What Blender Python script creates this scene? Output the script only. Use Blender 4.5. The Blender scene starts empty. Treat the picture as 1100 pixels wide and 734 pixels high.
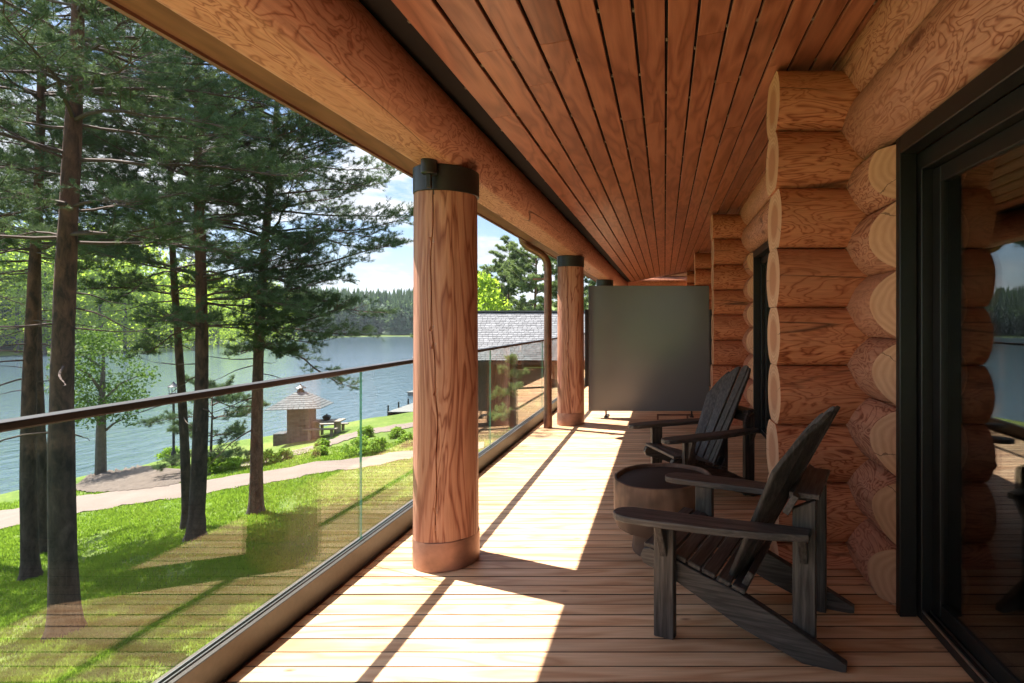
import bpy, bmesh, math, random
import numpy as np
CLX, CLY = 3.4, .1
from mathutils import Vector, Matrix
R = math.radians
rnd = random.Random(7)
S = bpy.context.scene
COL = S.collection

# ------------------------------------------------------------------ helpers
def lin(*c): return (c[0], c[1], c[2], 1.0)

class NT:
    def __init__(s, name):
        s.m = bpy.data.materials.new(name); s.m.use_nodes = True
        s.t = s.m.node_tree; s.t.nodes.clear()
        s.out = s.n('ShaderNodeOutputMaterial')
    def n(s, typ, inp=None, **p):
        nd = s.t.nodes.new(typ)
        for k, v in p.items(): setattr(nd, k, v)
        if inp:
            for k, v in inp.items():
                if hasattr(v, 'is_linked') or isinstance(v, bpy.types.NodeSocket): s.t.links.new(v, nd.inputs[k])
                else: nd.inputs[k].default_value = v
        return nd
    def math(s, op, a, b=None, c=None, clamp=False):
        nd = s.n('ShaderNodeMath', operation=op, use_clamp=clamp)
        for i, v in enumerate((a, b, c)):
            if v is None: continue
            if isinstance(v, bpy.types.NodeSocket): s.t.links.new(v, nd.inputs[i])
            else: nd.inputs[i].default_value = v
        return nd.outputs[0]
    def mix(s, f, a, b, mode='MIX'):
        nd = s.n('ShaderNodeMix', data_type='RGBA', blend_type=mode)
        for i, v in ((0, f), (6, a), (7, b)):
            if isinstance(v, bpy.types.NodeSocket): s.t.links.new(v, nd.inputs[i])
            else: nd.inputs[i].default_value = v
        return nd.outputs[2]
    def ramp(s, f, stops, interp='LINEAR'):
        nd = s.n('ShaderNodeValToRGB'); cr = nd.color_ramp; cr.interpolation = interp
        while len(cr.elements) < len(stops): cr.elements.new(0.5)
        for e, (p, c) in zip(cr.elements, stops):
            e.position = p; e.color = c if len(c) == 4 else lin(*c)
        s.t.links.new(f, nd.inputs[0]); return nd.outputs[0]
    def coords(s, scale=(1,1,1), shuffle=True, kind='Object', island=False):
        tc = s.n('ShaderNodeTexCoord').outputs[kind]
        mp = s.n('ShaderNodeMapping', {'Vector': tc, 'Scale': scale})
        v = mp.outputs[0]
        if island: r = s.n('ShaderNodeNewGeometry').outputs['Random Per Island']
        elif shuffle: r = s.n('ShaderNodeObjectInfo').outputs['Random']
        else: return v
        cb = s.n('ShaderNodeCombineXYZ', {0: s.math('MULTIPLY', r, 37.3), 1: s.math('MULTIPLY', r, 91.7), 2: s.math('MULTIPLY', r, 53.1)})
        return s.n('ShaderNodeVectorMath', {0: v, 1: cb.outputs[0]}, operation='ADD').outputs[0]
    def noise(s, vec, scale, detail=3, rough=.5, dist=0.):
        return s.n('ShaderNodeTexNoise', {'Vector': vec, 'Scale': scale, 'Detail': detail, 'Roughness': rough, 'Distortion': dist}).outputs[0]
    def bump(s, h, strength, dist=.01):
        return s.n('ShaderNodeBump', {'Height': h, 'Strength': strength, 'Distance': dist}).outputs[0]
    def principled(s, color, rough=.5, normal=None, **kw):
        d = {'Base Color': color, 'Roughness': rough}
        if normal is not None: d['Normal'] = normal
        d.update(kw)
        p = s.n('ShaderNodeBsdfPrincipled', d)
        s.t.links.new(p.outputs[0], s.out.inputs[0]); return p

def simple(name, color, rough=.5, metal=0., var=.15, scale=30, bump=.1, spec=.5):
    t = NT(name); v = t.coords()
    nz = t.noise(v, scale, 4, .6)
    c = t.ramp(nz, [(.25, tuple(x*(1-var) for x in color)), (.75, tuple(min(1, x*(1+var)) for x in color))])
    t.principled(c, rough, t.bump(nz, bump, .004), **{'Metallic': metal, 'Specular IOR Level': spec})
    return t.m

def log_mat(name, axis, light, mid, dark, lines=22, rough=.55, stretch=.36, nsc=9.5):
    t = NT(name)
    sc = [1., 1., 1.]; sc[axis] = stretch
    v = t.coords(tuple(sc))
    n1 = t.noise(v, nsc, 2.8, .5, .7)
    pp = t.math('PINGPONG', t.math('MULTIPLY', n1, lines), 1.0)
    nb = t.noise(v, 2.0, 2, .5)
    c = t.ramp(pp, [(0., dark), (.12, tuple(a*.6+b*.4 for a, b in zip(dark, mid))), (.30, mid), (.55, light), (1., light)])
    flat = t.mix(.5, lin(*mid), lin(*light))
    c = t.mix(t.ramp(nb, [(.42, (0, 0, 0)), (.68, (.75, .75, .75))]), c, flat)
    s2 = [14., 14., 14.]; s2[axis] = .8
    v2 = t.coords(tuple(s2))
    n2 = t.noise(v2, 5, 3, .6)
    c = t.mix(.55, c, t.ramp(n2, [(.3, (.55, .5, .47)), (.7, (1.05, 1.05, 1.05))]), 'MULTIPLY')
    n3 = t.noise(v, .9, 2, .5)
    c = t.mix(.6, c, t.ramp(n3, [(.3, (.78, .7, .66)), (.7, (1.1, 1.06, 1.02))]), 'MULTIPLY')
    s4 = [1.5, 1.5, 1.5]; s4[axis] = .10
    v4 = t.coords(tuple(s4))
    n4 = t.math('ABSOLUTE', t.math('SUBTRACT', t.n('ShaderNodeTexNoise', {'Vector': v4, 'Scale': 2.2, 'Detail': 3.5, 'Roughness': .35}).outputs[0], .5))
    ck = t.math('MULTIPLY', t.ramp(n4, [(.0025, (1, 1, 1)), (.0055, (0, 0, 0))]), t.ramp(nb, [(.50, (0, 0, 0)), (.56, (1, 1, 1))]))
    c = t.mix(t.math('MULTIPLY', ck, .85), c, lin(.05, .02, .012))
    kv = t.n('ShaderNodeTexVoronoi', {'Vector': v, 'Scale': 2.1}).outputs['Distance']
    k = t.ramp(kv, [(.03, (1, 1, 1)), (.085, (0, 0, 0))])
    c = t.mix(t.math('MULTIPLY', k, .85), c, lin(dark[0]*.5, dark[1]*.45, dark[2]*.45))
    h = t.math('ADD', t.math('MULTIPLY', pp, .3), t.math('ADD', n2, t.math('MULTIPLY', n3, 2)))
    h = t.math('SUBTRACT', h, t.math('MULTIPLY', ck, 2.5))
    t.principled(c, rough, t.bump(h, .3, .006), **{'Specular IOR Level': .35})
    return t.m

def board_mat(name, axis, stops, rough, knots=.7, knotsc=3.0, bumps=.15, spec=.5, figure=9, knotcol=(.16, .07, .03)):
    t = NT(name)
    sc = [1., 1., 1.]; sc[axis] = .16
    v = t.coords(tuple(sc), island=True)
    n1 = t.noise(v, 7, 2, .5, .4)
    pp = t.math('PINGPONG', t.math('MULTIPLY', n1, figure), 1.0)
    c = t.ramp(pp, [(0., stops[0]), (.5, stops[1]), (1., stops[2])])
    s2 = [9., 9., 9.]; s2[axis] = .35
    n2 = t.noise(t.coords(tuple(s2), island=True), 9, 3, .65)
    c = t.mix(.5, c, t.ramp(n2, [(.3, (.62, .58, .55)), (.7, (1.06, 1.06, 1.06))]), 'MULTIPLY')
    r = t.n('ShaderNodeNewGeometry').outputs['Random Per Island']
    c = t.mix(.9, c, t.ramp(r, [(0, (.74, .7, .68)), (.5, (1., .97, .95)), (1, (1.14, 1.12, 1.1))]), 'MULTIPLY')
    if knots:
        s3 = [1., 1., 1.]; s3[axis] = .45
        kv = t.n('ShaderNodeTexVoronoi', {'Vector': t.coords(tuple(s3), island=True), 'Scale': knotsc}).outputs['Distance']
        k = t.ramp(kv, [(.025, (1, 1, 1)), (.085, (0, 0, 0))])
        c = t.mix(t.math('MULTIPLY', k, knots), c, lin(*knotcol))
    rg = t.math('ADD', t.math('MULTIPLY', n2, .25), rough-.12)
    t.principled(c, rg, t.bump(n2, bumps, .003), **{'Specular IOR Level': spec})
    return t.m

def leaf_mat(name, c0, c1, trans=.35, rough=.6, nsc=.9):
    t = NT(name)
    r = t.n('ShaderNodeNewGeometry').outputs['Random Per Island']
    nz = t.noise(t.coords(), nsc, 2)
    f = t.math('ADD', t.math('MULTIPLY', r, .6), t.math('SUBTRACT', t.math('MULTIPLY', nz, 1.2), .4), clamp=True)
    c = t.mix(f, lin(*c0), lin(*c1))
    d = t.n('ShaderNodeBsdfPrincipled', {'Base Color': c, 'Roughness': rough, 'Specular IOR Level': .12})
    tr = t.n('ShaderNodeBsdfTranslucent', {'Color': t.mix(.5, c, lin(c1[0]*1.3, c1[1]*1.3, c1[2]*.7))})
    ms = t.n('ShaderNodeMixShader', {0: trans, 1: d.outputs[0], 2: tr.outputs[0]})
    t.t.links.new(ms.outputs[0], t.out.inputs[0]); return t.m

def glass_mat(name, tint, rough=0., ior=1.52):
    t = NT(name)
    bf = t.n('ShaderNodeNewGeometry').outputs['Backfacing']
    fr = t.n('ShaderNodeFresnel', {'IOR': t.math('MULTIPLY_ADD', bf, 1/ior-ior, ior)}).outputs[0]
    tr = t.n('ShaderNodeBsdfTransparent', {'Color': lin(*tint)})
    gl = t.n('ShaderNodeBsdfGlossy', {'Color': lin(1, 1, 1), 'Roughness': rough})
    ms = t.n('ShaderNodeMixShader', {0: fr, 1: tr.outputs[0], 2: gl.outputs[0]})
    t.t.links.new(ms.outputs[0], t.out.inputs[0]); return t.m

class MB:
    """collects solids, then links them as ONE mesh object"""
    def __init__(s): s.v = []; s.f = []; s.mi = []
    def add(s, vs, fs, mi=0):
        o = len(s.v); s.v += [tuple(p) for p in vs]
        s.f += [tuple(i+o for i in f) for f in fs]; s.mi += [mi]*len(fs)
    def box(s, c, d, M=None, mi=0):
        vs = [Vector((c[0]+sx*d[0]/2, c[1]+sy*d[1]/2, c[2]+sz*d[2]/2)) for sx in (-1, 1) for sy in (-1, 1) for sz in (-1, 1)]
        if M is not None: vs = [M @ p for p in vs]
        s.add(vs, [(0,1,3,2), (4,6,7,5), (0,4,5,1), (2,3,7,6), (0,2,6,4), (1,5,7,3)], mi)
    def span(s, a, b, mi=0):
        s.box([(p+q)/2 for p, q in zip(a, b)], [abs(q-p) for p, q in zip(a, b)], None, mi)
    def prism(s, poly, fn, d0, d1, mi=0):
        """poly: 2D outline, fn(p, q, d) -> point"""
        n = len(poly)
        vs = [fn(p, q, d0) for p, q in poly] + [fn(p, q, d1) for p, q in poly]
        fs = [tuple(range(n))[::-1], tuple(range(n, 2*n))]
        fs += [(i, (i+1) % n, n+(i+1) % n, n+i) for i in range(n)]
        s.add(vs, fs, mi)
    def tube(s, pts, rad, seg=10, mi=0, cap=True):
        pts = [Vector(p) for p in pts]; n = len(pts)
        if not hasattr(rad, '__len__'): rad = [rad]*n
        vs = []; up = None
        for i, p in enumerate(pts):
            t = (pts[min(i+1, n-1)] - pts[max(i-1, 0)]).normalized()
            if up is None:
                up = Vector((0, 0, 1)) if abs(t.z) < .9 else Vector((1, 0, 0))
            a = (up - t*up.dot(t)).normalized(); b = t.cross(a); up = a
            for k in range(seg):
                an = 2*math.pi*k/seg
                vs.append(p + (a*math.cos(an)+b*math.sin(an))*rad[i])
        fs = [(i*seg+k, i*seg+(k+1) % seg, (i+1)*seg+(k+1) % seg, (i+1)*seg+k) for i in range(n-1) for k in range(seg)]
        if cap: fs += [tuple(range(seg))[::-1], tuple(range((n-1)*seg, n*seg))]
        s.add(vs, fs, mi)
    def lathe(s, prof, c=(0, 0, 0), seg=32, mi=0, wob=None):
        vs = []; n = len(prof)
        for r, z in prof:
            for k in range(seg):
                an = 2*math.pi*k/seg
                rr = r*(wob(an, z) if wob else 1)
                vs.append((c[0]+rr*math.cos(an), c[1]+rr*math.sin(an), c[2]+z))
        fs = [(i*seg+k, i*seg+(k+1) % seg, (i+1)*seg+(k+1) % seg, (i+1)*seg+k) for i in range(n-1) for k in range(seg)]
        fs += [tuple(range(seg))[::-1], tuple(range((n-1)*seg, n*seg))]
        s.add(vs, fs, mi)
    def build(s, name, mats, parent=None, bevel=0., smooth=False, segs=1):
        me = bpy.data.meshes.new(name)
        me.from_pydata(s.v, [], s.f); 
        me.polygons.foreach_set('material_index', s.mi)
        for m in (mats if isinstance(mats, (list, tuple)) else [mats]): me.materials.append(m)
        bm = bmesh.new(); bm.from_mesh(me)
        bmesh.ops.recalc_face_normals(bm, faces=bm.faces)
        if bevel:
            ed = [e for e in bm.edges if len(e.link_faces) == 2 and e.calc_face_angle(0) > .5]
            bmesh.ops.bevel(bm, geom=ed, offset=bevel, segments=segs, affect='EDGES', profile=.6, clamp_overlap=True)
        bm.to_mesh(me); bm.free()
        if smooth:
            me.polygons.foreach_set('use_smooth', [True]*len(me.polygons))
            me.set_sharp_from_angle(angle=R(38))
        return link(name, me, parent)

def link(name, me, parent=None):
    o = bpy.data.objects.new(name, me); COL.objects.link(o)
    if parent: o.parent = parent
    return o

def tag(o, label=None, cat=None, group=None, kind=None):
    if label: o['label'] = label
    if cat: o['category'] = cat
    if group: o['group'] = group
    if kind: o['kind'] = kind
    return o

def thing(name, label, cat, loc=(0, 0, 0), rz=0., group=None):
    o = link(name, None); o.location = loc; o.rotation_euler = (0, 0, rz)
    return tag(o, label, cat, group)

def dup(root, loc, rz, label, group=None, scale=1.):
    r = root.copy(); COL.objects.link(r); r.location = loc; r.rotation_euler = (0, 0, rz); r.scale = (scale,)*3
    r['label'] = label
    if group: r['group'] = group
    for ch in list(root.children):
        c = ch.copy(); COL.objects.link(c); c.parent = r
        for g in list(ch.children):
            d = g.copy(); COL.objects.link(d); d.parent = c
    return r

def faces_mesh(name, V, k, mat, parent=None, smooth=False):
    """V: (n*k, 3) array, every k points one face"""
    V = np.asarray(V, dtype=np.float32).reshape(-1, 3); n = len(V)//k
    me = bpy.data.meshes.new(name)
    me.vertices.add(n*k); me.vertices.foreach_set('co', V.ravel())
    me.loops.add(n*k); me.loops.foreach_set('vertex_index', np.arange(n*k, dtype=np.int32))
    me.polygons.add(n); me.polygons.foreach_set('loop_start', np.arange(0, n*k, k, dtype=np.int32))
    me.update(calc_edges=True); me.validate()
    me.materials.append(mat)
    return link(name, me, parent)

# ------------------------------------------------------------------ materials
M = {}
LIGHT, MID, DARK = (.58, .305, .21), (.47, .205, .128), (.22, .066, .036)
M['log_x'] = log_mat('peeled_log_cross', 0, (.62, .262, .142), (.51, .178, .085), (.23, .054, .024), 22, stretch=.3)
M['log_y'] = log_mat('peeled_log_long', 1, LIGHT, MID, DARK, 22)
M['log_z'] = log_mat('peeled_log_upright', 2, (.53, .275, .185), (.43, .19, .122), (.25, .088, .054), 15, stretch=.10, nsc=9)
M['cut'] = log_mat('planed_log_cut', 1, (.74, .47, .34), (.68, .40, .27), (.50, .24, .15), 6)
# end grain and planed cuts: rings round the log's own axis
def ring_mat(name, axis, pale, mid, heart):
    t = NT(name); tc = t.n('ShaderNodeTexCoord').outputs['Object']
    mk = [1., 1., 1.]; mk[axis] = 0.
    v = t.n('ShaderNodeMapping', {'Vector': tc, 'Scale': tuple(mk)}).outputs[0]
    nz = t.noise(t.coords(), 7, 4, .6)
    vl = t.n('ShaderNodeVectorMath', {0: v}, operation='LENGTH').outputs['Value']
    r = t.math('ADD', vl, t.math('MULTIPLY', t.math('SUBTRACT', nz, .5), .035))
    w = t.math('PINGPONG', t.math('MULTIPLY', r, 85), 1.)
    c = t.mix(w, lin(*mid), lin(*pale))
    c = t.mix(t.ramp(r, [(.09, (1, 1, 1)), (.125, (0, 0, 0))]), c, lin(*heart))
    sx = t.n('ShaderNodeSeparateXYZ', {0: v}).outputs; p, q = [sx[i] for i in range(3) if i != axis]
    rn = t.n('ShaderNodeObjectInfo').outputs['Random']
    an = t.math('ADD', t.math('ARCTAN2', q, p), t.math('ADD', t.math('MULTIPLY', rn, 6.28), t.math('MULTIPLY', nz, .5)))
    ck = t.math('LESS_THAN', t.math('ABSOLUTE', t.math('SINE', t.math('MULTIPLY', an, 1.5))), t.math('MULTIPLY', r, .11))
    c = t.mix(t.math('MULTIPLY', ck, .75), c, lin(.12, .055, .03))
    n5 = t.noise(t.coords(), 2.5, 4, .6)
    c = t.mix(.5, c, t.ramp(n5, [(.3, (.72, .68, .64)), (.7, (1.06, 1.05, 1.04))]), 'MULTIPLY')
    t.principled(c, .7, t.bump(t.math('ADD', nz, w), .2, .003)); return t.m
M['end'] = ring_mat('log_end_grain', 0, (.64, .40, .27), (.50, .275, .165), (.44, .20, .11))
M['end_y'] = ring_mat('log_planed_cut', 1, (.60, .34, .205), (.50, .26, .145), (.42, .17, .085))
M['deck'] = board_mat('deck_pine', 0, ((.52, .285, .145), (.65, .41, .235), (.71, .475, .29)), .5, .9, 5.5, .2, .45, 9, (.17, .07, .03))
M['deck_side'] = simple('dark_board_edge', (.07, .04, .025), .9)  # darker board side faces, so the gaps read as dark lines
M['ceil'] = board_mat('ceiling_larch', 1, ((.25, .086, .047), (.36, .134, .077), (.42, .168, .10)), .33, .7, 2.2, .12, .5, 10, (.13, .03, .012))
M['dark_gap'] = simple('dark_underlay', (.012, .009, .008), .9)
M['fascia'] = board_mat('fascia_board', 1, ((.15, .062, .038), (.19, .08, .05), (.215, .095, .06)), .6, .5)
M['black_metal'] = simple('black_coated_metal', (.018, .018, .019), .42, .0, .2, 60, .05)
M['frame_black'] = simple('black_door_frame', (.008, .0075, .007), .45, 0, .2, 20, .03)
M['grey_metal'] = simple('anthracite_channel', (.10, .088, .08), .42, .7, .12, 40, .05)
M['alu'] = simple('bare_aluminium', (.5, .5, .5), .3, 1.0, .1)
M['copper'] = simple('brown_copper', (.20, .10, .07), .4, .6, .3, 9, .08)
M['copper_band'] = simple('copper_band', (.33, .165, .115), .45, .35, .45, 6, .1)
M['glass'] = glass_mat('clear_glass', (.95, .98, .955), 0., 1.40)
M['door_glass'] = glass_mat('door_glass', (.80, .83, .82))
t = NT('glass_edge_green')
gd = t.n('ShaderNodeBsdfPrincipled', {'Base Color': lin(.12, .30, .24), 'Roughness': .25})
tl = t.n('ShaderNodeBsdfTransparent', {'Color': lin(.6, .9, .78)})
ms = t.n('ShaderNodeMixShader', {0: .35, 1: gd.outputs[0], 2: tl.outputs[0]}); t.t.links.new(ms.outputs[0], t.out.inputs[0]); M['glass_edge'] = t.m
# charred chair wood
def dark_wood(name, axis):
    t = NT(name); sc = [1., 1., 1.]; sc[axis] = .06
    v = t.coords(tuple(sc)); n = t.noise(v, 75, 4, .6, .3); n2 = t.noise(t.coords(), 5, 3)
    c = t.mix(t.math('MULTIPLY', n2, .7), t.ramp(n, [(.3, (.012, .0105, .0095)), (.47, (.055, .049, .044)), (.72, (.155, .14, .125))]), lin(.036, .032, .029))
    t.principled(c, .5, t.bump(n, .5, .003), **{'Specular IOR Level': .45}); return t.m
M['chair_x'] = dark_wood('black_stained_wood_long', 0)
M['chair_z'] = dark_wood('black_stained_wood_upright', 2)
M['chair_y'] = dark_wood('black_stained_wood_cross', 1)
t = NT('stump_wood'); v = t.coords((1, 1, .25)); n = t.noise(v, 14, 4, .6, .5); n2 = t.noise(t.coords(), 3.5, 3)
c = t.mix(t.ramp(n2, [(.42, (0, 0, 0)), (.6, (1, 1, 1))]), t.ramp(n, [(.3, (.16, .09, .055)), (.7, (.30, .185, .12))]), lin(.07, .04, .026))
t.principled(c, .65, t.bump(n, .4, .006)); M['stump'] = t.m
t = NT('stump_top'); v = t.coords(); n = t.noise(v, 8, 4, .6)
w = t.n('ShaderNodeTexWave', {'Vector': v, 'Scale': 14, 'Distortion': 4, 'Detail': 2}, wave_type='RINGS', rings_direction='Z').outputs['Fac']
t.principled(t.mix(n, t.ramp(w, [(0, (.014, .010, .008)), (1, (.028, .018, .014))]), lin(.013, .009, .007)), .7, t.bump(w, .15, .003)); M['stump_top'] = t.m
t = NT('satin_grey_glass'); n = t.noise(t.coords(), 1.2, 2)
t.principled(t.ramp(n, [(.3, (.118, .125, .128)), (.7, (.135, .142, .146))]), .2, None, **{'Specular IOR Level': .6}); M['satin'] = t.m
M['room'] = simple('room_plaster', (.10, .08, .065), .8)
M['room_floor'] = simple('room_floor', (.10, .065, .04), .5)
t = NT('sheer_curtain'); d = t.n('ShaderNodeBsdfPrincipled', {'Base Color': lin(.55, .52, .48), 'Roughness': .9})
tt = t.n('ShaderNodeBsdfTransparent', {'Color': lin(1, 1, 1)}); ms = t.n('ShaderNodeMixShader', {0: .55, 1: d.outputs[0], 2: tt.outputs[0]})
t.t.links.new(ms.outputs[0], t.out.inputs[0]); M['curtain'] = t.m
# bark: grey plates low, orange flakes high
t = NT('pine_bark'); v = t.coords((1, 1, .35)); n = t.noise(v, 9, 5, .65, .4); n2 = t.noise(v, 30, 3, .6)
vw = t.n('ShaderNodeVectorMath', {0: v, 1: t.n('ShaderNodeTexNoise', {'Vector': v, 'Scale': 8.}).outputs['Color']}, operation='MULTIPLY_ADD')
vw.inputs[1].default_value = (1, 1, 1); t.t.links.new(t.n('ShaderNodeVectorMath', {0: t.n('ShaderNodeTexNoise', {'Vector': v, 'Scale': 7.}).outputs['Color'], 'Scale': .09}, operation='SCALE').outputs[0], vw.inputs[2])
ve = t.n('ShaderNodeTexVoronoi', {'Vector': vw.outputs[0], 'Scale': 17.}, feature='DISTANCE_TO_EDGE').outputs['Distance']
fis = t.ramp(ve, [(.02, (0, 0, 0)), (.16, (1, 1, 1))])
z = t.n('ShaderNodeSeparateXYZ', {0: t.n('ShaderNodeTexCoord').outputs['Object']}).outputs[2]
f = t.ramp(t.math('ADD', t.math('MULTIPLY', z, .12), t.math('MULTIPLY', n, .35)), [(.45, (0, 0, 0)), (.9, (1, 1, 1))])
lo = t.ramp(n, [(.35, (.04, .03, .024)), (.6, (.14, .108, .09)), (.75, (.23, .182, .155))])
hi = t.ramp(n, [(.35, (.10, .045, .025)), (.65, (.33, .145, .075))])
bc = t.mix(t.math('MULTIPLY_ADD', f, -.45, .8), t.mix(f, lo, hi), t.ramp(fis, [(0, (.28, .26, .25)), (1, (1.25, 1.22, 1.2))]), 'MULTIPLY')
t.principled(bc, .9, t.bump(t.math('ADD', fis, t.math('MULTIPLY', n2, .6)), .9, .03)); M['bark'] = t.m
M['twig'] = simple('dark_twig', (.075, .045, .032), .9)
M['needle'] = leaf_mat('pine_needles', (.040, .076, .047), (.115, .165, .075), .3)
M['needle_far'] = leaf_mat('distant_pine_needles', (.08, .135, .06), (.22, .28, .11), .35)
M['alder'] = leaf_mat('alder_leaves', (.035, .08, .018), (.10, .17, .035), .35)
M['birch'] = leaf_mat('bright_leaves', (.15, .25, .03), (.34, .46, .06), .7)
M['shrub'] = leaf_mat('shrub_leaves', (.10, .20, .03), (.28, .40, .06), .45)
M['spruce'] = leaf_mat('spruce_needles', (.03, .066, .042), (.12, .185, .075), .35, nsc=.045)
M['grass'] = leaf_mat('grass_blades', (.09, .175, .02), (.23, .33, .045), .5)
M['trunk'] = simple('smooth_bark', (.10, .085, .07), .9, 0, .4, 12, .4)
# ground
t = NT('lawn_ground'); v = t.coords(shuffle=False); n = t.noise(v, .35, 5, .6); n2 = t.noise(v, 6, 5, .7); n3 = t.noise(v, 45, 3, .7)
c = t.ramp(n2, [(.3, (.06, .105, .018)), (.7, (.155, .205, .038))])
c = t.mix(t.ramp(n, [(.48, (0, 0, 0)), (.72, (.55, .55, .55))]), c, lin(.24, .25, .07))
c = t.mix(.5, c, t.ramp(n3, [(.3, (.5, .5, .45)), (.7, (1.15, 1.15, 1.1))]), 'MULTIPLY')
t.principled(c, .9, t.bump(t.math('ADD', n2, n3), .6, .04), **{'Specular IOR Level': .15}); M['ground'] = t.m
t = NT('gravel_path'); v = t.coords(shuffle=False); n = t.noise(v, 40, 4, .7); n2 = t.noise(v, 1.1, 4)
t.principled(t.mix(.6, t.ramp(n, [(.3, (.135, .095, .078)), (.7, (.205, .15, .125))]), t.ramp(n2, [(.3, (.78, .74, .7)), (.7, (1.05, 1.05, 1.05))]), 'MULTIPLY'), .95, t.bump(n, .5, .01)); M['gravel'] = t.m
t = NT('bare_soil'); v = t.coords(shuffle=False); n = t.noise(v, 4, 6, .7); n2 = t.noise(v, 25, 3)
t.principled(t.ramp(n, [(.3, (.075, .05, .038)), (.7, (.17, .122, .096))]), .95, t.bump(t.math('ADD', n, n2), .9, .08)); M['soil'] = t.m
t = NT('lake_water'); v = t.coords((1, .45, 1), shuffle=False); n = t.noise(v, 1.4, 4, .6, .3); n2 = t.noise(v, .12, 3)
t.principled(lin(.055, .085, .11), .08, t.bump(t.math('ADD', n, n2), .38, .25), **{'IOR': 1.33, 'Specular IOR Level': .5}); M['water'] = t.m
M['shingle'] = None
t = NT('grey_shingles'); r = t.n('ShaderNodeNewGeometry').outputs['Random Per Island']; n = t.noise(t.coords(), 25, 4)
t.principled(t.mix(.4, t.ramp(r, [(0, (.095, .094, .096)), (.5, (.125, .124, .126)), (1, (.155, .154, .156))]), t.ramp(n, [(.3, (.6, .6, .6)), (.7, (1.1, 1.1, 1.1))]), 'MULTIPLY'), .8); M['shingle'] = t.m
M['brown_wall'] = board_mat('dark_brown_cladding', 2, ((.05, .03, .022), (.07, .042, .03), (.085, .052, .037)), .7, .0)
t = NT('stone_blocks'); v0 = t.n('ShaderNodeSeparateXYZ', {0: t.coords()}).outputs; v = t.n('ShaderNodeCombineXYZ', {0: t.math('ADD', v0[0], v0[1]), 1: v0[2]}).outputs[0]
b = t.n('ShaderNodeTexBrick', {'Vector': v, 'Color1': lin(.10, .105, .11), 'Color2': lin(.06, .063, .066), 'Mortar': lin(.09, .08, .07), 'Scale': 2.2, 'Mortar Size': .018}).outputs[0]
n = t.noise(v, 9, 4); t.principled(t.mix(.5, b, t.ramp(n, [(.3, (.6, .6, .6)), (.7, (1.2, 1.2, 1.2))]), 'MULTIPLY'), .9, t.bump(n, .5, .02)); M['stone'] = t.m
M['old_wood'] = simple('weathered_planks', (.24, .19, .15), .85, 0, .3, 14, .3)
M['dock_wood'] = simple('grey_dock_planks', (.17, .16, .15), .85, 0, .25, 10, .3)
M['concrete'] = simple('grey_concrete', (.25, .24, .23), .9, 0, .2, 8, .3)

# ------------------------------------------------------------------ view geometry (metres; deck surface is z = 0)
CAM = Vector((0, 0, 1.4)); F = 600.; U0, V0 = 714., 345.
def at(u, v, Y): return Vector(((u-U0)/F*Y, Y, 1.4-(v-V0)/F*Y))

# ------------------------------------------------------------------ terrain
LAKE = -5.4
near_shore = [(-30, -160), (-27, -30), (-26.6, 12), (-26.3, 22), (-25.6, 24.4), (-24.6, 26.4), (-25.6, 29.1), (-24.2, 32), (-21.6, 35.2), (-18.0, 39.8), (-15.2, 42), (-12, 50), (-6, 66), (6, 90), (30, 130), (60, 200)]
far_shore = [(60, 270), (-40, 262), (-100, 252), (-130, 245), (-150, 215), (-146, 175), (-136, 140), (-127, 107), (-140, 60), (-170, 10), (-190, -160)]
poly = np.array(near_shore + far_shore, float); NN = len(near_shore)
def terrain(x, y, full=False):
    x = np.atleast_1d(np.asarray(x, float)); y = np.atleast_1d(np.asarray(y, float))
    best = np.full(x.shape, 1e9); far = np.zeros(x.shape, bool); ins = np.zeros(x.shape, bool)
    n = len(poly)
    for i in range(n):
        a = poly[i]; b = poly[(i+1) % n]; d = b-a; L = d@d
        s = np.clip(((x-a[0])*d[0]+(y-a[1])*d[1])/L, 0, 1)
        dd = np.hypot(x-a[0]-s*d[0], y-a[1]-s*d[1])
        m = dd < best; best = np.where(m, dd, best); far = np.where(m, i >= NN-1, far)
        c = (a[1] > y) != (b[1] > y)
        with np.errstate(divide='ignore', invalid='ignore'):
            xi = a[0]+(y-a[1])*d[0]/(d[1] if d[1] else 1e-9)
        ins ^= c & (x < xi)
    w = .10*np.sin(x*.9+y*.35)+.06*np.sin(y*1.3-x*.5)+.05*np.sin(x*2.1+1.7*y)
    plane = -2.6-.12*np.maximum(0, -x-2)+w*.5
    bank = LAKE+.30*best
    h = .5; k = np.clip(.5+.5*(bank-plane)/h, 0, 1)
    nearz = bank*(1-k)+plane*k-h*k*(1-k)
    nearz = np.maximum(nearz, LAKE+.06*np.minimum(best, 1.5))
    hill = 1+.35*np.sin(x*.011+1.3)+.3*np.sin(y*.017+x*.006)
    farz = LAKE+.03*np.minimum(best, 8)+.11*np.clip(best-8, 0, 130)*hill+.01*np.maximum(best-138, 0)
    z = np.where(far, farz, nearz)
    z = np.where(ins, LAKE-.05-np.minimum(2.5, .35*best), z)
    return (z, best, far & ~ins) if full else z
def gz(x, y): return float(terrain(x, y)[0])
def hit(u, v):
    """where the line of sight through a point of the picture meets the terrain"""
    d = Vector(((u-U0)/F, 1., -(v-V0)/F)); a, b = 2., 2.
    while b < 400:
        p = CAM+d*b
        if p.z < gz(p.x, p.y): break
        a = b; b *= 1.04
    for _ in range(24):
        m = (a+b)/2; p = CAM+d*m
        if p.z < gz(p.x, p.y): b = m
        else: a = m
    p = CAM+d*b; return Vector((p.x, p.y, gz(p.x, p.y)))

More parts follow.
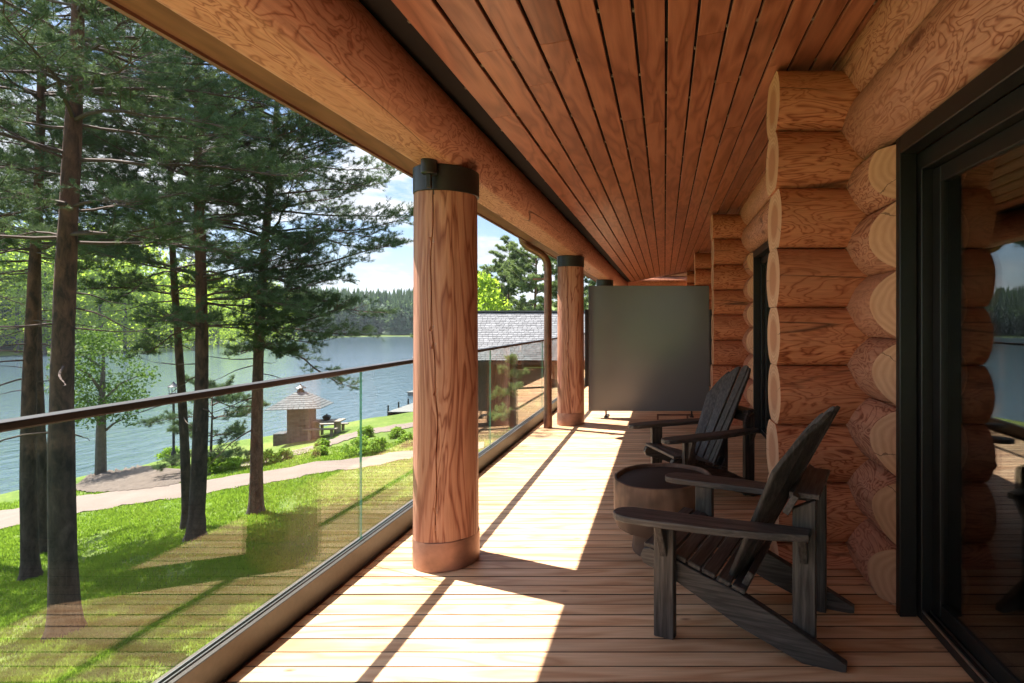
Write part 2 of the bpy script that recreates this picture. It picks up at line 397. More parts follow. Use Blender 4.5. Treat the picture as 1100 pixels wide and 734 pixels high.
def axis_pts(spec):
    out = []
    for a, b, s in spec: out += list(np.arange(a, b, s))
    return np.array(out+[spec[-1][1]])
gx = axis_pts([(-1800, -400, 140), (-400, -200, 20), (-200, -60, 5), (-60, -30, 1.5), (-30, -1, .45), (-1, 20, 3), (20, 200, 20), (200, 1800, 160)])
gy = axis_pts([(-700, -100, 100), (-100, -4, 8), (-4, 44, .5), (44, 100, 3), (100, 300, 5), (300, 500, 25), (500, 2200, 170)])
X, Y = np.meshgrid(gx, gy); Z = terrain(X.ravel(), Y.ravel())
me = bpy.data.meshes.new('ground'); nx = len(gx)
me.from_pydata(np.c_[X.ravel(), Y.ravel(), Z].tolist(), [], [(j*nx+i, j*nx+i+1, (j+1)*nx+i+1, (j+1)*nx+i) for j in range(len(gy)-1) for i in range(nx-1)])
me.polygons.foreach_set('use_smooth', [True]*len(me.polygons)); me.materials.append(M['ground'])
tag(link('ground', me), kind='structure')
lk = MB(); lk.add([(-1700, -700, LAKE), (400, -700, LAKE), (400, 2000, LAKE), (-1700, 2000, LAKE)], [(0, 1, 2, 3)])
tag(lk.build('lake', M['water']), kind='structure')

def ribbon(name, edge_a, edge_b, mat, lift, n=70, mound=0.):
    """strip draped on the terrain between two outlines"""
    def res(pts):
        pts = [Vector((p.x, p.y)) for p in pts]; L = [0]
        for i in range(1, len(pts)): L.append(L[-1]+(pts[i]-pts[i-1]).length)
        out = []
        for k in range(n+1):
            s = L[-1]*k/n; i = max(j for j in range(len(L)) if L[j] <= s+1e-9); i = min(i, len(pts)-2)
            f = (s-L[i])/(L[i+1]-L[i]); out.append(pts[i].lerp(pts[i+1], f))
        return out
    A, B = res(edge_a), res(edge_b); m = 8; vs = []
    for k in range(n+1):
        j1 = .12*math.sin(k*1.7)+.07*math.sin(k*3.1); j2 = .12*math.sin(k*1.3+2)+.07*math.sin(k*2.9)
        for i in range(m+1):
            f = i/m; p = A[k].lerp(B[k], f)
            p = p+(B[k]-A[k]).normalized()*(j1*(1-f)+j2*f)
            vs.append((p.x, p.y, gz(p.x, p.y)+lift+mound*(math.sin(math.pi*f)*math.sin(math.pi*k/n)*(1+.4*math.sin(k*.9+i))-.12)))
    me = bpy.data.meshes.new(name)
    me.from_pydata(vs, [], [(k*(m+1)+i, k*(m+1)+i+1, (k+1)*(m+1)+i+1, (k+1)*(m+1)+i) for k in range(n) for i in range(m)])
    me.polygons.foreach_set('use_smooth', [True]*len(me.polygons)); me.materials.append(mat)
    return tag(link(name, me), kind='structure')
pa = [hit(*p) for p in [(-160, 605), (0, 570), (90, 551), (190, 536), (300, 518), (447, 492), (520, 482)]]
pb = [hit(*p) for p in [(-160, 578), (0, 549), (90, 533), (190, 520), (300, 505), (447, 484), (520, 475)]]
ribbon('path', pa, pb, M['gravel'], .03)
ra = [hit(*p) for p in [(225, 508), (262, 502), (300, 494), (330, 487), (362, 477), (400, 466), (448, 459), (500, 452)]]
rb = [hit(*p) for p in [(228, 503), (262, 497), (300, 489), (330, 481), (362, 470), (400, 461), (448, 454), (500, 448)]]
ribbon('path', ra, rb, M['gravel'], .03)
sa = [hit(*p) for p in [(76, 527), (96, 530), (120, 529), (150, 527), (180, 523), (205, 516), (232, 508)]]
sb = [hit(*p) for p in [(76, 524), (92, 514), (120, 504), (150, 502), (180, 504), (205, 506), (232, 506)]]
ribbon('soil_patch', sa, sb, M['soil'], .05, 60, .05)

# grass blades over the lawn that faces the veranda
rs = np.random.RandomState(3)
n = 400000
d = 4.2*np.exp(rs.rand(n)*math.log(24/4.2)); u = rs.uniform(-60, 660, n)
gxp = (u-U0)/F*d; gyp = d; keep = gxp < -2.0
gxp, gyp = gxp[keep], gyp[keep]; gzp = terrain(gxp, gyp)
pat = np.sin(gxp*1.7+np.sin(gyp*2.3)*1.2)+np.sin(gyp*1.9+gxp*.8+np.sin(gxp*3.1))+.6*np.sin(gxp*5.3+gyp*4.1)
keep = (gzp > LAKE+.12) & (rs.rand(len(gxp)) > np.clip(.55*(pat-.5), 0, .85))
P2 = np.array([(p.x, p.y) for p in pa]+[(p.x, p.y) for p in pb[::-1]])
P3 = np.array([(p.x, p.y) for p in sa]+[(p.x, p.y) for p in sb[::-1]])
for Q in (P2, P3):
    ins = np.zeros(len(gxp), bool)
    for i in range(len(Q)):
        a, b = Q[i], Q[(i+1) % len(Q)]
        c = (a[1] > gyp) != (b[1] > gyp)
        ins ^= c & (gxp < a[0]+(gyp-a[1])*(b[0]-a[0])/((b[1]-a[1]) or 1e-9))
    keep &= ~ins
gxp, gyp, gzp = gxp[keep], gyp[keep], gzp[keep]; n = len(gxp)
an = rs.rand(n)*6.283; h = .035+.05*rs.rand(n); w = .004+.0009*gyp; la = rs.rand(n)*6.283; ll = h*rs.rand(n)*.7
B0 = np.c_[gxp-np.cos(an)*w, gyp-np.sin(an)*w, gzp-.005]; B1 = np.c_[gxp+np.cos(an)*w, gyp+np.sin(an)*w, gzp-.005]
T = np.c_[gxp+np.cos(la)*ll, gyp+np.sin(la)*ll, gzp+h]
tag(faces_mesh('grass', np.stack([B0, B1, T], 1), 3, M['grass']), 'short green grass blades covering the sloping lawn', 'grass', kind='stuff')

# ------------------------------------------------------------------ vegetation
def ortho(d):
    r = np.where(np.abs(d[:, 2:3]) < .9, np.array([[0, 0, 1.]]), np.array([[1., 0, 0]]))
    a = np.cross(d, r); a /= np.linalg.norm(a, axis=1, keepdims=True)+1e-9
    return a, np.cross(d, a)
def needles(P, D, L, per, nl, nw, rs):
    """bottle-brush shoots: P start, D unit direction, L length"""
    n = len(P); P = np.repeat(P, per, 0); D = np.repeat(D, per, 0); L = np.repeat(L, per)
    t = rs.rand(n*per)**.8; an = rs.rand(n*per)*6.283; sp = .55+.55*rs.rand(n*per)
    a, b = ortho(D)
    base = P+D*(L*t)[:, None]
    dr = D*np.cos(sp)[:, None]+(a*np.cos(an)[:, None]+b*np.sin(an)[:, None])*np.sin(sp)[:, None]
    ln = nl*(.7+.6*rs.rand(n*per)); s, _ = ortho(dr); tw = rs.rand(n*per)*6.283
    s2 = np.cross(dr, s); s = s*np.cos(tw)[:, None]+s2*np.sin(tw)[:, None]
    return np.stack([base-s*nw/2, base+s*nw/2, base+dr*ln[:, None]], 1)

def pine(label, loc, H, r0, lean=(0, 0), z1=4., Lmax=3.2, seed=1, dens=1., per=22, nl=.075, nw=.0085, name='pine_tree', mat='needle', group='tall pines on the lawn', dead=9, az_bias=None):
    rg = random.Random(seed); rs = np.random.RandomState(seed)
    root = thing(name, label, 'tree', loc, 0, group)
    nseg = 26; ph = rg.random()*6
    def ax(z):
        return Vector((lean[0]*z+.07*math.sin(z*.45+ph)-.07*math.sin(ph), lean[1]*z+.06*math.cos(z*.38+ph)-.06*math.cos(ph), z))
    def rad(z): return r0*max(.06, (1-z/H)**.8*.93+.0)+(.42*r0*math.exp(-z/.22))
    tb = MB(); zs = [-.3, 0, .15, .4]+[H*(i/nseg) for i in range(1, nseg+1) if H*i/nseg > .5]
    tb.tube([ax(z) for z in zs], [rad(max(z, 0))*(1+.05*rg.uniform(-1, 1)) for z in zs], 14)
    tb.build('trunk', M['bark'], root, smooth=True)
    br = MB(); SP, SD, SL = [], [], []
    z = z1
    def limb(z, a, L, el, droop, leafy=True):
        p = ax(z); pts = [p.copy()]; rd = [max(.010, min(.034, .010*L+.006))]
        ns = 7; st = L/ns; e = el; aa = a; dirs = []
        for i in range(ns):
            e += (-droop if i < 4 else droop*1.4)*.5+rg.uniform(-.16, .16); aa += rg.uniform(-.24, .24)
            dv = Vector((math.cos(aa)*math.cos(e), math.sin(aa)*math.cos(e), math.sin(e))); dirs.append(dv)
            p = p+dv*st; pts.append(p.copy()); rd.append(rd[0]*(1-.85*(i+1)/ns))
        br.tube(pts, rd, 5, cap=False)
        if not leafy: return
        nt = int(L*6.6*dens)+3
        for k in range(nt):
            f = .22+.78*(k+rg.random())/nt; i = min(ns-1, int(f*ns)); q = pts[i].lerp(pts[i+1], f*ns-i); dv = dirs[i]
            side = rg.choice((-1, 1)); sv = Vector((-dv.y, dv.x, 0)).normalized()*side
            tl = (.25+.55*(1-f)+.2*rg.random())*min(1.2, L*.4)
            td = (dv*rg.uniform(.35, .9)+sv*rg.uniform(.35, 1)+Vector((0, 0, rg.uniform(-.2, .6)))).normalized()
            q2 = q+td*tl; br.tube([q, q.lerp(q2, .5)+Vector((0, 0, -.02)), q2], [.007, .005, .003], 3, cap=False)
            for _ in range(rg.randint(5, 8)):
                g = rg.uniform(.3, 1.); o = q.lerp(q2, g)
                sd = (td*.8+Vector((rg.uniform(-1, 1), rg.uniform(-1, 1), rg.uniform(-.3, .9)))*.95).normalized()
                SP.append(o); SD.append(sd); SL.append(rg.uniform(.09, .17))
    while z < H-.4:
        f = (z-z1)/(H-z1)
        L0 = Lmax*(.62+.38*math.sin(min(1, f*1.6)*math.pi*.62))*(1-f**2.4)+.25
        for k in range(rg.randint(3, 6) if z < 13 else rg.randint(2, 4)):
            a = rg.random()*6.283
            if az_bias and rg.random() < .35: a = az_bias+rg.uniform(-.7, .7)
            limb(z+rg.uniform(-.12, .12), a, L0*rg.uniform(.55, 1.12), rg.uniform(-.1, .25)+f*.5, rg.uniform(.0, .22))
        z += rg.uniform(.42, .75)
    for k in range(dead):
        limb(rg.uniform(max(2.2, z1-3.2), z1), rg.random()*6.283, rg.uniform(.5, 1.6), rg.uniform(-.2, .2), .12, False)
    br.build('branch', M['twig'], root)['kind'] = 'stuff'
    P = np.array([tuple(p) for p in SP]); D = np.array([tuple(p) for p in SD]); L = np.array(SL)
    faces_mesh('crown', needles(P, D, L, per, nl, nw, rs), 3, M[mat], root)
    return root

def leaves(centers, radii, n, size, rs, flat=.8):
    centers = np.asarray(centers); radii = np.asarray(radii)
    pr = radii**2.2; i = rs.choice(len(centers), n, p=pr/pr.sum())
    d = rs.normal(size=(n, 3)); d /= np.linalg.norm(d, axis=1, keepdims=True)
    r = radii[i]*(rs.rand(n)**.45)
    P = centers[i]+d*r[:, None]*np.array([1, 1, flat])
    nn = rs.normal(size=(n, 3))+d*.8; nn /= np.linalg.norm(nn, axis=1, keepdims=True)
    a, b = ortho(nn); an = rs.rand(n)*6.283
    a2 = a*np.cos(an)[:, None]+b*np.sin(an)[:, None]; b2 = np.cross(nn, a2)
    s = size*(.6+.8*rs.rand(n))[:, None]
    return np.stack([P-a2*s*.55, P-b2*s*.32, P+a2*s*.55, P+b2*s*.32], 1)

def leafy(name, label, cat, loc, H, W, n, size, mat, seed, z0=.25, group=None, trunk_r=.12, clumps=26):
    rg = random.Random(seed); rs = np.random.RandomState(seed)
    root = thing(name, label, cat, loc, 0, group)
    tb = MB(); top = H*.85; cs, rr = [], []
    tb.tube([(0, 0, -.3), (.03*H*.1, 0, H*.3), (rg.uniform(-.03, .03)*H, rg.uniform(-.03, .03)*H, top)], [trunk_r*1.2, trunk_r, trunk_r*.25], 9)
    for k in range(clumps):
        f = (k+.5)/clumps; z = H*(z0+(1-z0)*f)
        pr = W*(math.sin(math.pi*min(1, .18+.82*f)**.8)**.7)*.5
        a = k*2.4+rg.uniform(-.5, .5); q = pr*math.sqrt(rg.uniform(.1, 1))
        c = (q*math.cos(a), q*math.sin(a), min(z, H*.95)); cs.append(c); rr.append(W*rg.uniform(.13, .24))
        if k % 2 == 0 and f < .85:
            tb.tube([(0, 0, max(.1*H, c[2]-q*.8)), (c[0]*.5, c[1]*.5, c[2]-q*.25), c], [trunk_r*.4, trunk_r*.25, trunk_r*.1], 5, cap=False)
    tb.build('trunk', M['trunk'], root, smooth=True)
    faces_mesh('crown', leaves(cs, rr, n, size, rs), 4, M[mat], root)
    return root

b = hit(70, 681); pine('thickest pine trunk nearest the railing, left of the lawn', b, 15.2, .185, (.006, .0), 6.1, 3.5, 11, 1.7, 28, az_bias=.3)
b = hit(33, 622); pine('slim straight pine just left of the thickest trunk', b, 15.5, .15, (.004, 0), 7.0, 3.1, 12, 1.05, 25)
b = hit(48, 593); pine('dark slender pine close behind the two leftmost trunks', b, 15.5, .135, (-.003, 0), 7.2, 3.0, 13, 1.0, 25)
b = hit(201, 567); pine('thinnest pine of the middle pair, standing left and behind', b, 15.5, .115, (-.027, 0), 6.0, 2.9, 14, 1.3, 26)
b = hit(210, 579); pine('stouter pine of the middle pair, leaning slightly right at its foot', b, 14.8, .175, (.016, 0), 5.0, 3.4, 15, 1.7, 28, az_bias=.2)
b = hit(275, 551); pine('right hand pine alone on the lawn with low spreading branches', b, 14.6, .165, (.046, .0), 4.3, 3.8, 16, 1.6, 28, az_bias=.1)
b = hit(-75, 600); pine('pine trunk just outside the left edge spreading branches in', b, 15.5, .22, (0, 0), 6.8, 3.4, 17, 1.0, 25)
b = hit(108, 510); leafy('alder_tree', 'small leafy alder at the water edge behind the thickest pine', 'tree', b, 6.4, 3.9, 5200, .12, 'alder', 27, .36, None, .17, 17)
b = hit(226, 503); pine('young pine with low grey green branches beside the lamp post', b, 3.6, .06, (0, 0), .7, 2.1, 22, 2.0, 24, .10, .010, group=None, dead=0)

# low shrubs along the upper path
sh = [(182, 494, 0), (233, 506, 0), (251, 504, 0), (286, 499, 0), (306, 494, 0), (345, 490, 0), (386, 489, 0), (404, 487, 0), (393, 470, 0), (426, 470, 0), (437, 480, 0), (346, 481, 0), (217, 508, 0)]
shl = ['yellow green bush at the foot of the lamp post', 'low bush just right of the middle pair of pines', 'low bush just left of the single pine trunk', 'leafy bush half hidden by the single pine, showing at its right', 'small bush by the path between the single pine and the stone kiosk', 'small round bush below the picnic table beside the lower path',
       'tallest green bush, directly behind the green glass joint', 'leafy bush just right of the green glass joint', 'broad bush beyond the upper path, above the green glass joint', 'low bush beyond the upper path, left of the nearest log column', 'small bush touching the left edge of the nearest log column', 'tiny bush beside the upper path in front of the picnic table', 'low bush behind the middle pair of pines']
for i, (u, v, _) in enumerate(sh):
    p = hit(u, v); hh = .66*(.8, .85, .6, .75, .6, .55, 1.0, .8, .7, .6, .7, .5, .8)[i]
    leafy('shrub', shl[i], 'shrub', p, hh, hh*1.8, 900, .09, 'shrub', 40+i, .05, 'shrubs along the paths', .015, 14)

# trees on the far left bank: bright broadleaf ones, one by one
rg = random.Random(5)
protos = [leafy('broadleaf_tree', 'x', 'tree', (0, 0, 0), 25, 17, 3600, .6, 'birch', 60+k, .12, 'leafy trees across the lake', .3, 34) for k in range(3)]
far_sp = [(-12, 378, 112, 1.15), (18, 378, 112, 1.0), (48, 377, 114, 1.1), (80, 376, 116, 1.05), (108, 375, 120, 1.15), (134, 374, 124, 1.0), (158, 373, 128, 1.1), (184, 371, 136, .95), (208, 369, 146, 1.0), (234, 368, 156, .9), (262, 367, 170, .9), (290, 366, 182, .9)]
lab = ['at the left edge of the picture', 'behind the slim left pine', 'between the leftmost pines and the thickest one', 'just right of the thickest pine trunk', 'above the small alder', 'third to the right of the thickest pine', 'left of the middle pair of pines', 'seen against the middle pair of pines', 'just right of the middle pair of pines', 'left of the single pine', 'behind the single pine', 'right of the single pine']
for i, (u, v, Yd, s) in enumerate(far_sp):
    p = Vector(((u-U0)/F*(Yd+4), Yd+4, 0)); p.z = gz(p.x, p.y)
    l = 'bright green leafy tree across the lake, ' + lab[i]
    if i < 3: o = protos[i]; o.location = p; o.scale = (s,)*3; o['label'] = l
    else: o = dup(protos[i % 3], p, i*1.3, l, None, s)

# far forest: one mass
V = []
def spruce_tris(x, y, z, H, W, rg, V):
    for k in range(8):
        f = k/8; zz = z+H*(.05+.9*f); r = W*(1-f)**.85*.5+.15; m = 7; o = rg.random()*6
        for j in range(m):
            a = o+6.283*j/m; rr = r*rg.uniform(.6, 1.15); a2 = a+.75
            V += [(x, y, zz+H*.16), (x+rr*math.cos(a), y+rr*math.sin(a), zz-H*.03*rg.random()), (x+rr*.8*math.cos(a2), y+rr*.8*math.sin(a2), zz-H*.01)]
rf_ = np.random.RandomState(8); n = 60000
fx, fy = rf_.uniform(-330, 60, n), rf_.uniform(20, 480, n); fz, fb, ff = terrain(fx, fy, True)
pk = np.where(fb < 40, 1., np.where(fb < 90, .5, .25))
ok = np.where(ff & (fb > 11) & (fb < 150) & (rf_.rand(n) < pk) & (fx/fy > -1.35) & (fx/fy < -.28))[0][:5200]
for k in ok:
    if rg.random() < .4:
        H = rg.uniform(8, 17); W_ = H*rg.uniform(.45, .7); cx_, cy_, cz_ = fx[k], fy[k], fz[k]+H*.55
        for q in range(70):
            a = rg.random()*6.283; e = math.asin(rg.uniform(-.7, 1)); rr = rg.uniform(.55, 1.08)
            px_, py_, pz_ = cx_+W_*.5*rr*math.cos(a)*math.cos(e), cy_+W_*.5*rr*math.sin(a)*math.cos(e), cz_+H*.45*rr*math.sin(e)
            for _ in range(3): V.append((px_+rg.uniform(-1.1, 1.1), py_+rg.uniform(-1.1, 1.1), pz_+rg.uniform(-.9, .9)))
        continue
    spruce_tris(fx[k], fy[k], fz[k]-.3, rg.uniform(12, 22), rg.uniform(5, 8.5), rg, V)
tag(faces_mesh('forest', np.array(V), 3, M['spruce']), 'dark conifer forest covering the hills across the lake', 'forest', kind='stuff')

# trees behind the shingled building
bk = [(500, 60, 13), (524, 48, 12.6), (548, 46, 13.6), (575, 42, 13.0), (602, 46, 12.0), (628, 50, 12), (470, 66, 11)]
bl = ['loose crowned pine behind the low building, seen left of its roof middle', 'bushy pine behind the shingled roof beside the nearest log column', 'tallest pine behind the shingled roof', 'dense pine right behind the downpipe bend', 'pine behind the second log column', 'pine rising behind the far log columns', 'pine hidden behind the nearest log column']
for i, (u, Yd, H) in enumerate(bk):
    x = (u-U0)/F*Yd; z = gz(x, Yd)
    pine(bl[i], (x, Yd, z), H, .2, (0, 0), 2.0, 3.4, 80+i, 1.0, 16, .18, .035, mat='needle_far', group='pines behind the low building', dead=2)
x, Yd = (519-U0)/F*40, 40.
leafy('broadleaf_tree', 'yellow green leafy tree at the left end of the shingled roof', 'tree', (x, Yd, gz(x, Yd)), 9.2, 4.6, 4200, .24, 'birch', 95, .2, None, .12, 24)

# ------------------------------------------------------------------ lakeside things
p = hit(186.5, 500); lp = thing('lamp_post', 'slim dark lamp post standing on the lake shore', 'lamp post', p)
m = MB(); m.lathe([(.10, -.2), (.10, .5), (.085, .6), (.05, .65), (.042, 3.0), (.05, 3.02), (.05, 3.05)], seg=12); m.build('post', M['black_metal'], lp, smooth=True)
m = MB(); m.lathe([(.05, 3.05), (.16, 3.12), (.17, 3.16), (.02, 3.16)], seg=12); m.lathe([(.20, 3.42), (.22, 3.44), (.05, 3.58), (.02, 3.66)], seg=12)
for k in range(4):
    a = k*math.pi/2+.4; m.tube([(.15*math.cos(a), .15*math.sin(a), 3.14), (.17*math.cos(a), .17*math.sin(a), 3.44)], .012, 5)
m.build('lantern', M['black_metal'], lp, smooth=True)

p = hit(323, 473); ks = thing('grill_kiosk', 'small stone grill kiosk with wide shingled roof by the lake', 'kiosk', p, R(14))
m = MB(); m.span((-.44, -.45, -.4), (.52, .5, 1.70)); m.build('wall', M['stone'], ks)
m = MB(); m.span((-1.05, -.40, -.4), (-.445, .35, .42)); m.build('bench_wall', M['stone'], ks)
m = MB(); m.span((.05, -.48, .75), (.42, -.453, .82)); m.build('shelf', M['black_metal'], ks)
m = MB(); rows = 8
for sx, sy in ((0, -1), (0, 1), (-1, 0), (1, 0)):
    for r_ in range(rows):
        f0, f1 = r_/rows, (r_+1.25)/rows; hw = 1.18; hd = .98
        def pt(f, g):
            w_, d_ = hw*(1-f)+.18*f, hd*(1-f)+.18*f
            z_ = 1.66+.72*min(f, 1)-.0
            return (g*w_, sy*d_, z_) if sy else (sx*w_, g*d_, z_)
        ng = max(2, int(10*(1-f0)))
        for g in range(ng):
            a, b = -1+2*g/ng+.008, -1+2*(g+1)/ng-.008
            q = [Vector(pt(f0, a)), Vector(pt(f0, b)), Vector(pt(min(f1, 1), b)), Vector(pt(min(f1, 1), a))]
            up = [x_+Vector((0, 0, .03 if i < 2 else .01)) for i, x_ in enumerate(q)]
            m.add(q+up, [(0, 1, 2, 3), (4, 5, 6, 7), (0, 1, 5, 4), (1, 2, 6, 5), (2, 3, 7, 6), (3, 0, 4, 7)])
rf = m.build('roof', M['shingle'], ks)
m = MB(); m.lathe([(.16, 2.30), (.16, 2.48)], seg=12); m.lathe([(.10, 2.48), (.10, 2.58)], seg=8); m.lathe([(.24, 2.58), (.24, 2.60), (.04, 2.72), (.025, 2.78)], seg=12); m.build('chimney', M['black_metal'], rf)
p = hit(351, 467.5); tb_ = thing('picnic_table', 'dark wooden picnic table beside the stone kiosk', 'table', p, R(10))
m = MB(); m.span((-.75, -.4, .68), (.75, .4, .75)); m.build('tabletop', M['old_wood'], tb_, .01)
for sx in (-.5, .5):
    m = MB(); m.span((sx-.06, -.3, -.2), (sx+.06, .3, .68)); m.build('leg', M['old_wood'], tb_, .01)
for sy in (-.72, .72):
    m = MB(); m.span((-.75, sy-.13, .40), (.75, sy+.13, .46)); m.span((-.55, sy-.08, -.2), (-.45, sy+.08, .40)); m.span((.45, sy-.08, -.2), (.55, sy+.08, .40)); m.build('bench', M['old_wood'], tb_, .01)
p = at(351, 463, p.y); p.z = gz(p.x, p.y)+.75; pot = thing('fire_bowl', 'small dark pot standing on the picnic table by the kiosk', 'pot', p)
m = MB(); m.lathe([(.05, 0), (.14, .03), (.19, .14), (.20, .2), (.18, .2), (.16, .16)], seg=14); m.build('bowl', M['black_metal'], pot, smooth=True)
m = MB(); m.lathe([(.19, .2), (.12, .26), (.03, .28), (.03, .33)], seg=14); m.build('lid', M['black_metal'], pot, smooth=True)

dk = thing('dock', 'grey plank dock reaching into the lake beside the log column', 'dock', (-18.85, 43.6, LAKE+.30), R(2))
m = MB()
for k in range(30): m.box((.05, -3.6+k*.25, .0), (2.2, .235, .05))
m.build('planks', M['dock_wood'], dk)
m = MB(); m.span((-1.08, -3.7, -.32), (-.98, 3.7, -.03)); m.span((.98, -3.7, -.32), (1.08, 3.7, -.03)); m.build('bearer', M['black_metal'], dk)
for sx in (-1.15, 1.15):
    for k in range(5):
        m = MB(); m.lathe([(.06, -2.), (.06, .45)], (sx, -3.4+k*1.7, 0), 8); m.build('pile', M['black_metal'], dk)
d2 = thing('dock', 'second pale dock farther out, at the left edge of the nearest column', 'dock', (-22.6, 53.5, LAKE+.30), R(2))
m = MB()
for k in range(20): m.box((0, -2.5+k*.25, 0), (2.0, .235, .06))
m.build('planks', M['dock_wood'], d2)
m = MB(); m.span((-.9, -2.6, -.3), (.9, 2.6, -.04)); m.build('float', M['concrete'], d2)

# low building with grey shingle roof
bh = thing('lake_house', 'low dark brown building with grey shingle roof beyond the railing', 'building', (-6.2, 24.5, -3.3))
EZ, RZ = -.16+3.3, 1.80+3.3     # eave and ridge above its base
m = MB(); m.prism([(-2.0, -.4), (2.2, -.4), (2.2, EZ-.02), (0.1, RZ-.25), (-2.0, EZ-.02)], lambda p, q, d: (d, p, q), -2.4, 5.0); m.build('wall', M['brown_wall'], bh)
m = MB(); rows = 26; ov = 2.6
for sgn in (-1, 1):
    for r_ in range(rows):
        f0, f1 = r_/rows, min(1, (r_+1.3)/rows); y0, y1 = -ov*(1-f0), -ov*(1-f1)
        z0, z1 = EZ+(RZ-EZ)*f0, EZ+(RZ-EZ)*f1
        x = -3.6-rg.random()*.2
        while x < 5.8:
            w_ = rg.uniform(.14, .26); lift = .022+.01*rg.random()
            m.add([(x, sgn*-y0, z0), (x+w_-.012, sgn*-y0, z0), (x+w_-.012, sgn*-y1, z1), (x, sgn*-y1, z1),
                   (x, sgn*-y0, z0+lift), (x+w_-.012, sgn*-y0, z0+lift), (x+w_-.012, sgn*-y1, z1+.008), (x, sgn*-y1, z1+.008)],
                  [(0, 1, 2, 3), (4, 5, 6, 7), (0, 1, 5, 4), (1, 2, 6, 5), (2, 3, 7, 6), (3, 0, 4, 7)])
            x += w_
rf = m.build('roof', M['shingle'], bh)
m = MB(); m.prism([(-ov+.03, EZ-.16), (ov-.03, EZ-.16), (ov-.03, EZ-.035), (0, RZ-.035), (-ov+.03, EZ-.035)], lambda p, q, d: (d, p, q), -3.6, 5.7); m.build('roof_deck', M['brown_wall'], rf)
m = MB(); m.box((1.0, 0, RZ+.03), (9.3, .24, .05)); m.build('ridge_cap', M['shingle'], rf)
for px in (-1.55, 1.9, 4.6):
    m = MB(); m.lathe([(.09, -.4), (.085, EZ-.17)], (px, -2.3, 0), 12); m.build('post', M['old_wood'], bh, smooth=True)
m = MB(); m.span((.6, -2.045, 0), (1.6, -2.005, 2.05)); dr = m.build('door', M['frame_black'], bh, .006)
m = MB(); m.span((.72, -2.09, 1.0), (.75, -2.05, 1.15)); m.build('handle', M['alu'], dr)
m = MB(); m.span((2.4, -2.045, .9), (4.2, -2.005, 2.0)); wn = m.build('window', M['frame_black'], bh, .006)
m = MB(); m.span((2.48, -2.06, .98), (3.26, -2.05, 1.92)); m.span((3.34, -2.06, .98), (4.12, -2.05, 1.92)); m.build('pane', M['door_glass'], wn)
x, Yd = (546-U0)/F*19., 19.
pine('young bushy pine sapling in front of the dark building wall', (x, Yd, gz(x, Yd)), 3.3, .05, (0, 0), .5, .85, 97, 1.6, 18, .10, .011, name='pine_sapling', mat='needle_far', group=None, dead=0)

# ------------------------------------------------------------------ the veranda: deck
Y0, Y1 = -4.2, 16.6
m = MB(); pitch = .0995; k = 0; y = Y0
rg = random.Random(9)
while y < Y1:
    h = rg.uniform(-.0006, .0006); w_ = pitch-.0068-rg.random()*.002
    m.span((-1.70+rg.uniform(-.004, .004), y, -.028), (1.30, y+w_, h)); y += pitch
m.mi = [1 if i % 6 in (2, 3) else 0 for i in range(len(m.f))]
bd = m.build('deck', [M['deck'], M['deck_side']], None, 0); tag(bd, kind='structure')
m = MB(); m.span((-1.72, Y0, -.30), (1.32, Y1, -.045)); m.build('light_stop_slab', M['dark_gap'], bd)  # solid dark slab added below the boards so no light leaks through
m = MB(); m.span((-1.81, Y0, -.42), (-1.722, Y1, -.012)); m.build('edge_board', M['fascia'], bd)

# foundation under the deck
ft = thing('foundation_wall', 'grey concrete storey under the wooden deck', 'wall', (0, 6, -2.6))
m = MB(); m.span((-.9, -10, -1.2), (6, 10.7, 2.29)); m.build('wall', M['concrete'], ft)

# ------------------------------------------------------------------ railing
rl = thing('glass_railing', 'frameless glass railing with dark handrail along the deck edge', 'railing', (-1.76, 0, 0))
m = MB(); m.span((-.040, Y0, -.008), (-.014, Y1, .132)); m.span((.014, Y0, -.008), (.040, Y1, .132)); m.span((-.0135, Y0, -.008), (.0135, Y1, .03))
m.build('base_channel', M['grey_metal'], rl, .003)
m = MB(); m.span((.0085, Y0, .128), (.0135, Y1, .139)); m.span((-.0135, Y0, .128), (-.0085, Y1, .139)); m.build('gasket', M['alu'], rl)
m = MB(); m.span((-.028, Y0, 1.108), (.028, Y1, 1.135)); m.build('handrail', M['black_metal'], rl, .006, segs=2)
yj = 3.235; js = [yj-3*2.4+.0, yj-2*2.4, yj-2.4, yj, yj+2.4, yj+4.8, yj+7.2, yj+9.6, yj+12.0, Y1-.1]
for a, b in zip(js[:-1], js[1:]):
    m = MB(); m.span((-.006, a+.0025, .032), (.006, b-.0025, 1.107))
    # the two small end faces get the green edge
    m.mi[2] = 1; m.mi[3] = 1
    m.build('glass_pane', [M['glass'], M['glass_edge']], rl)

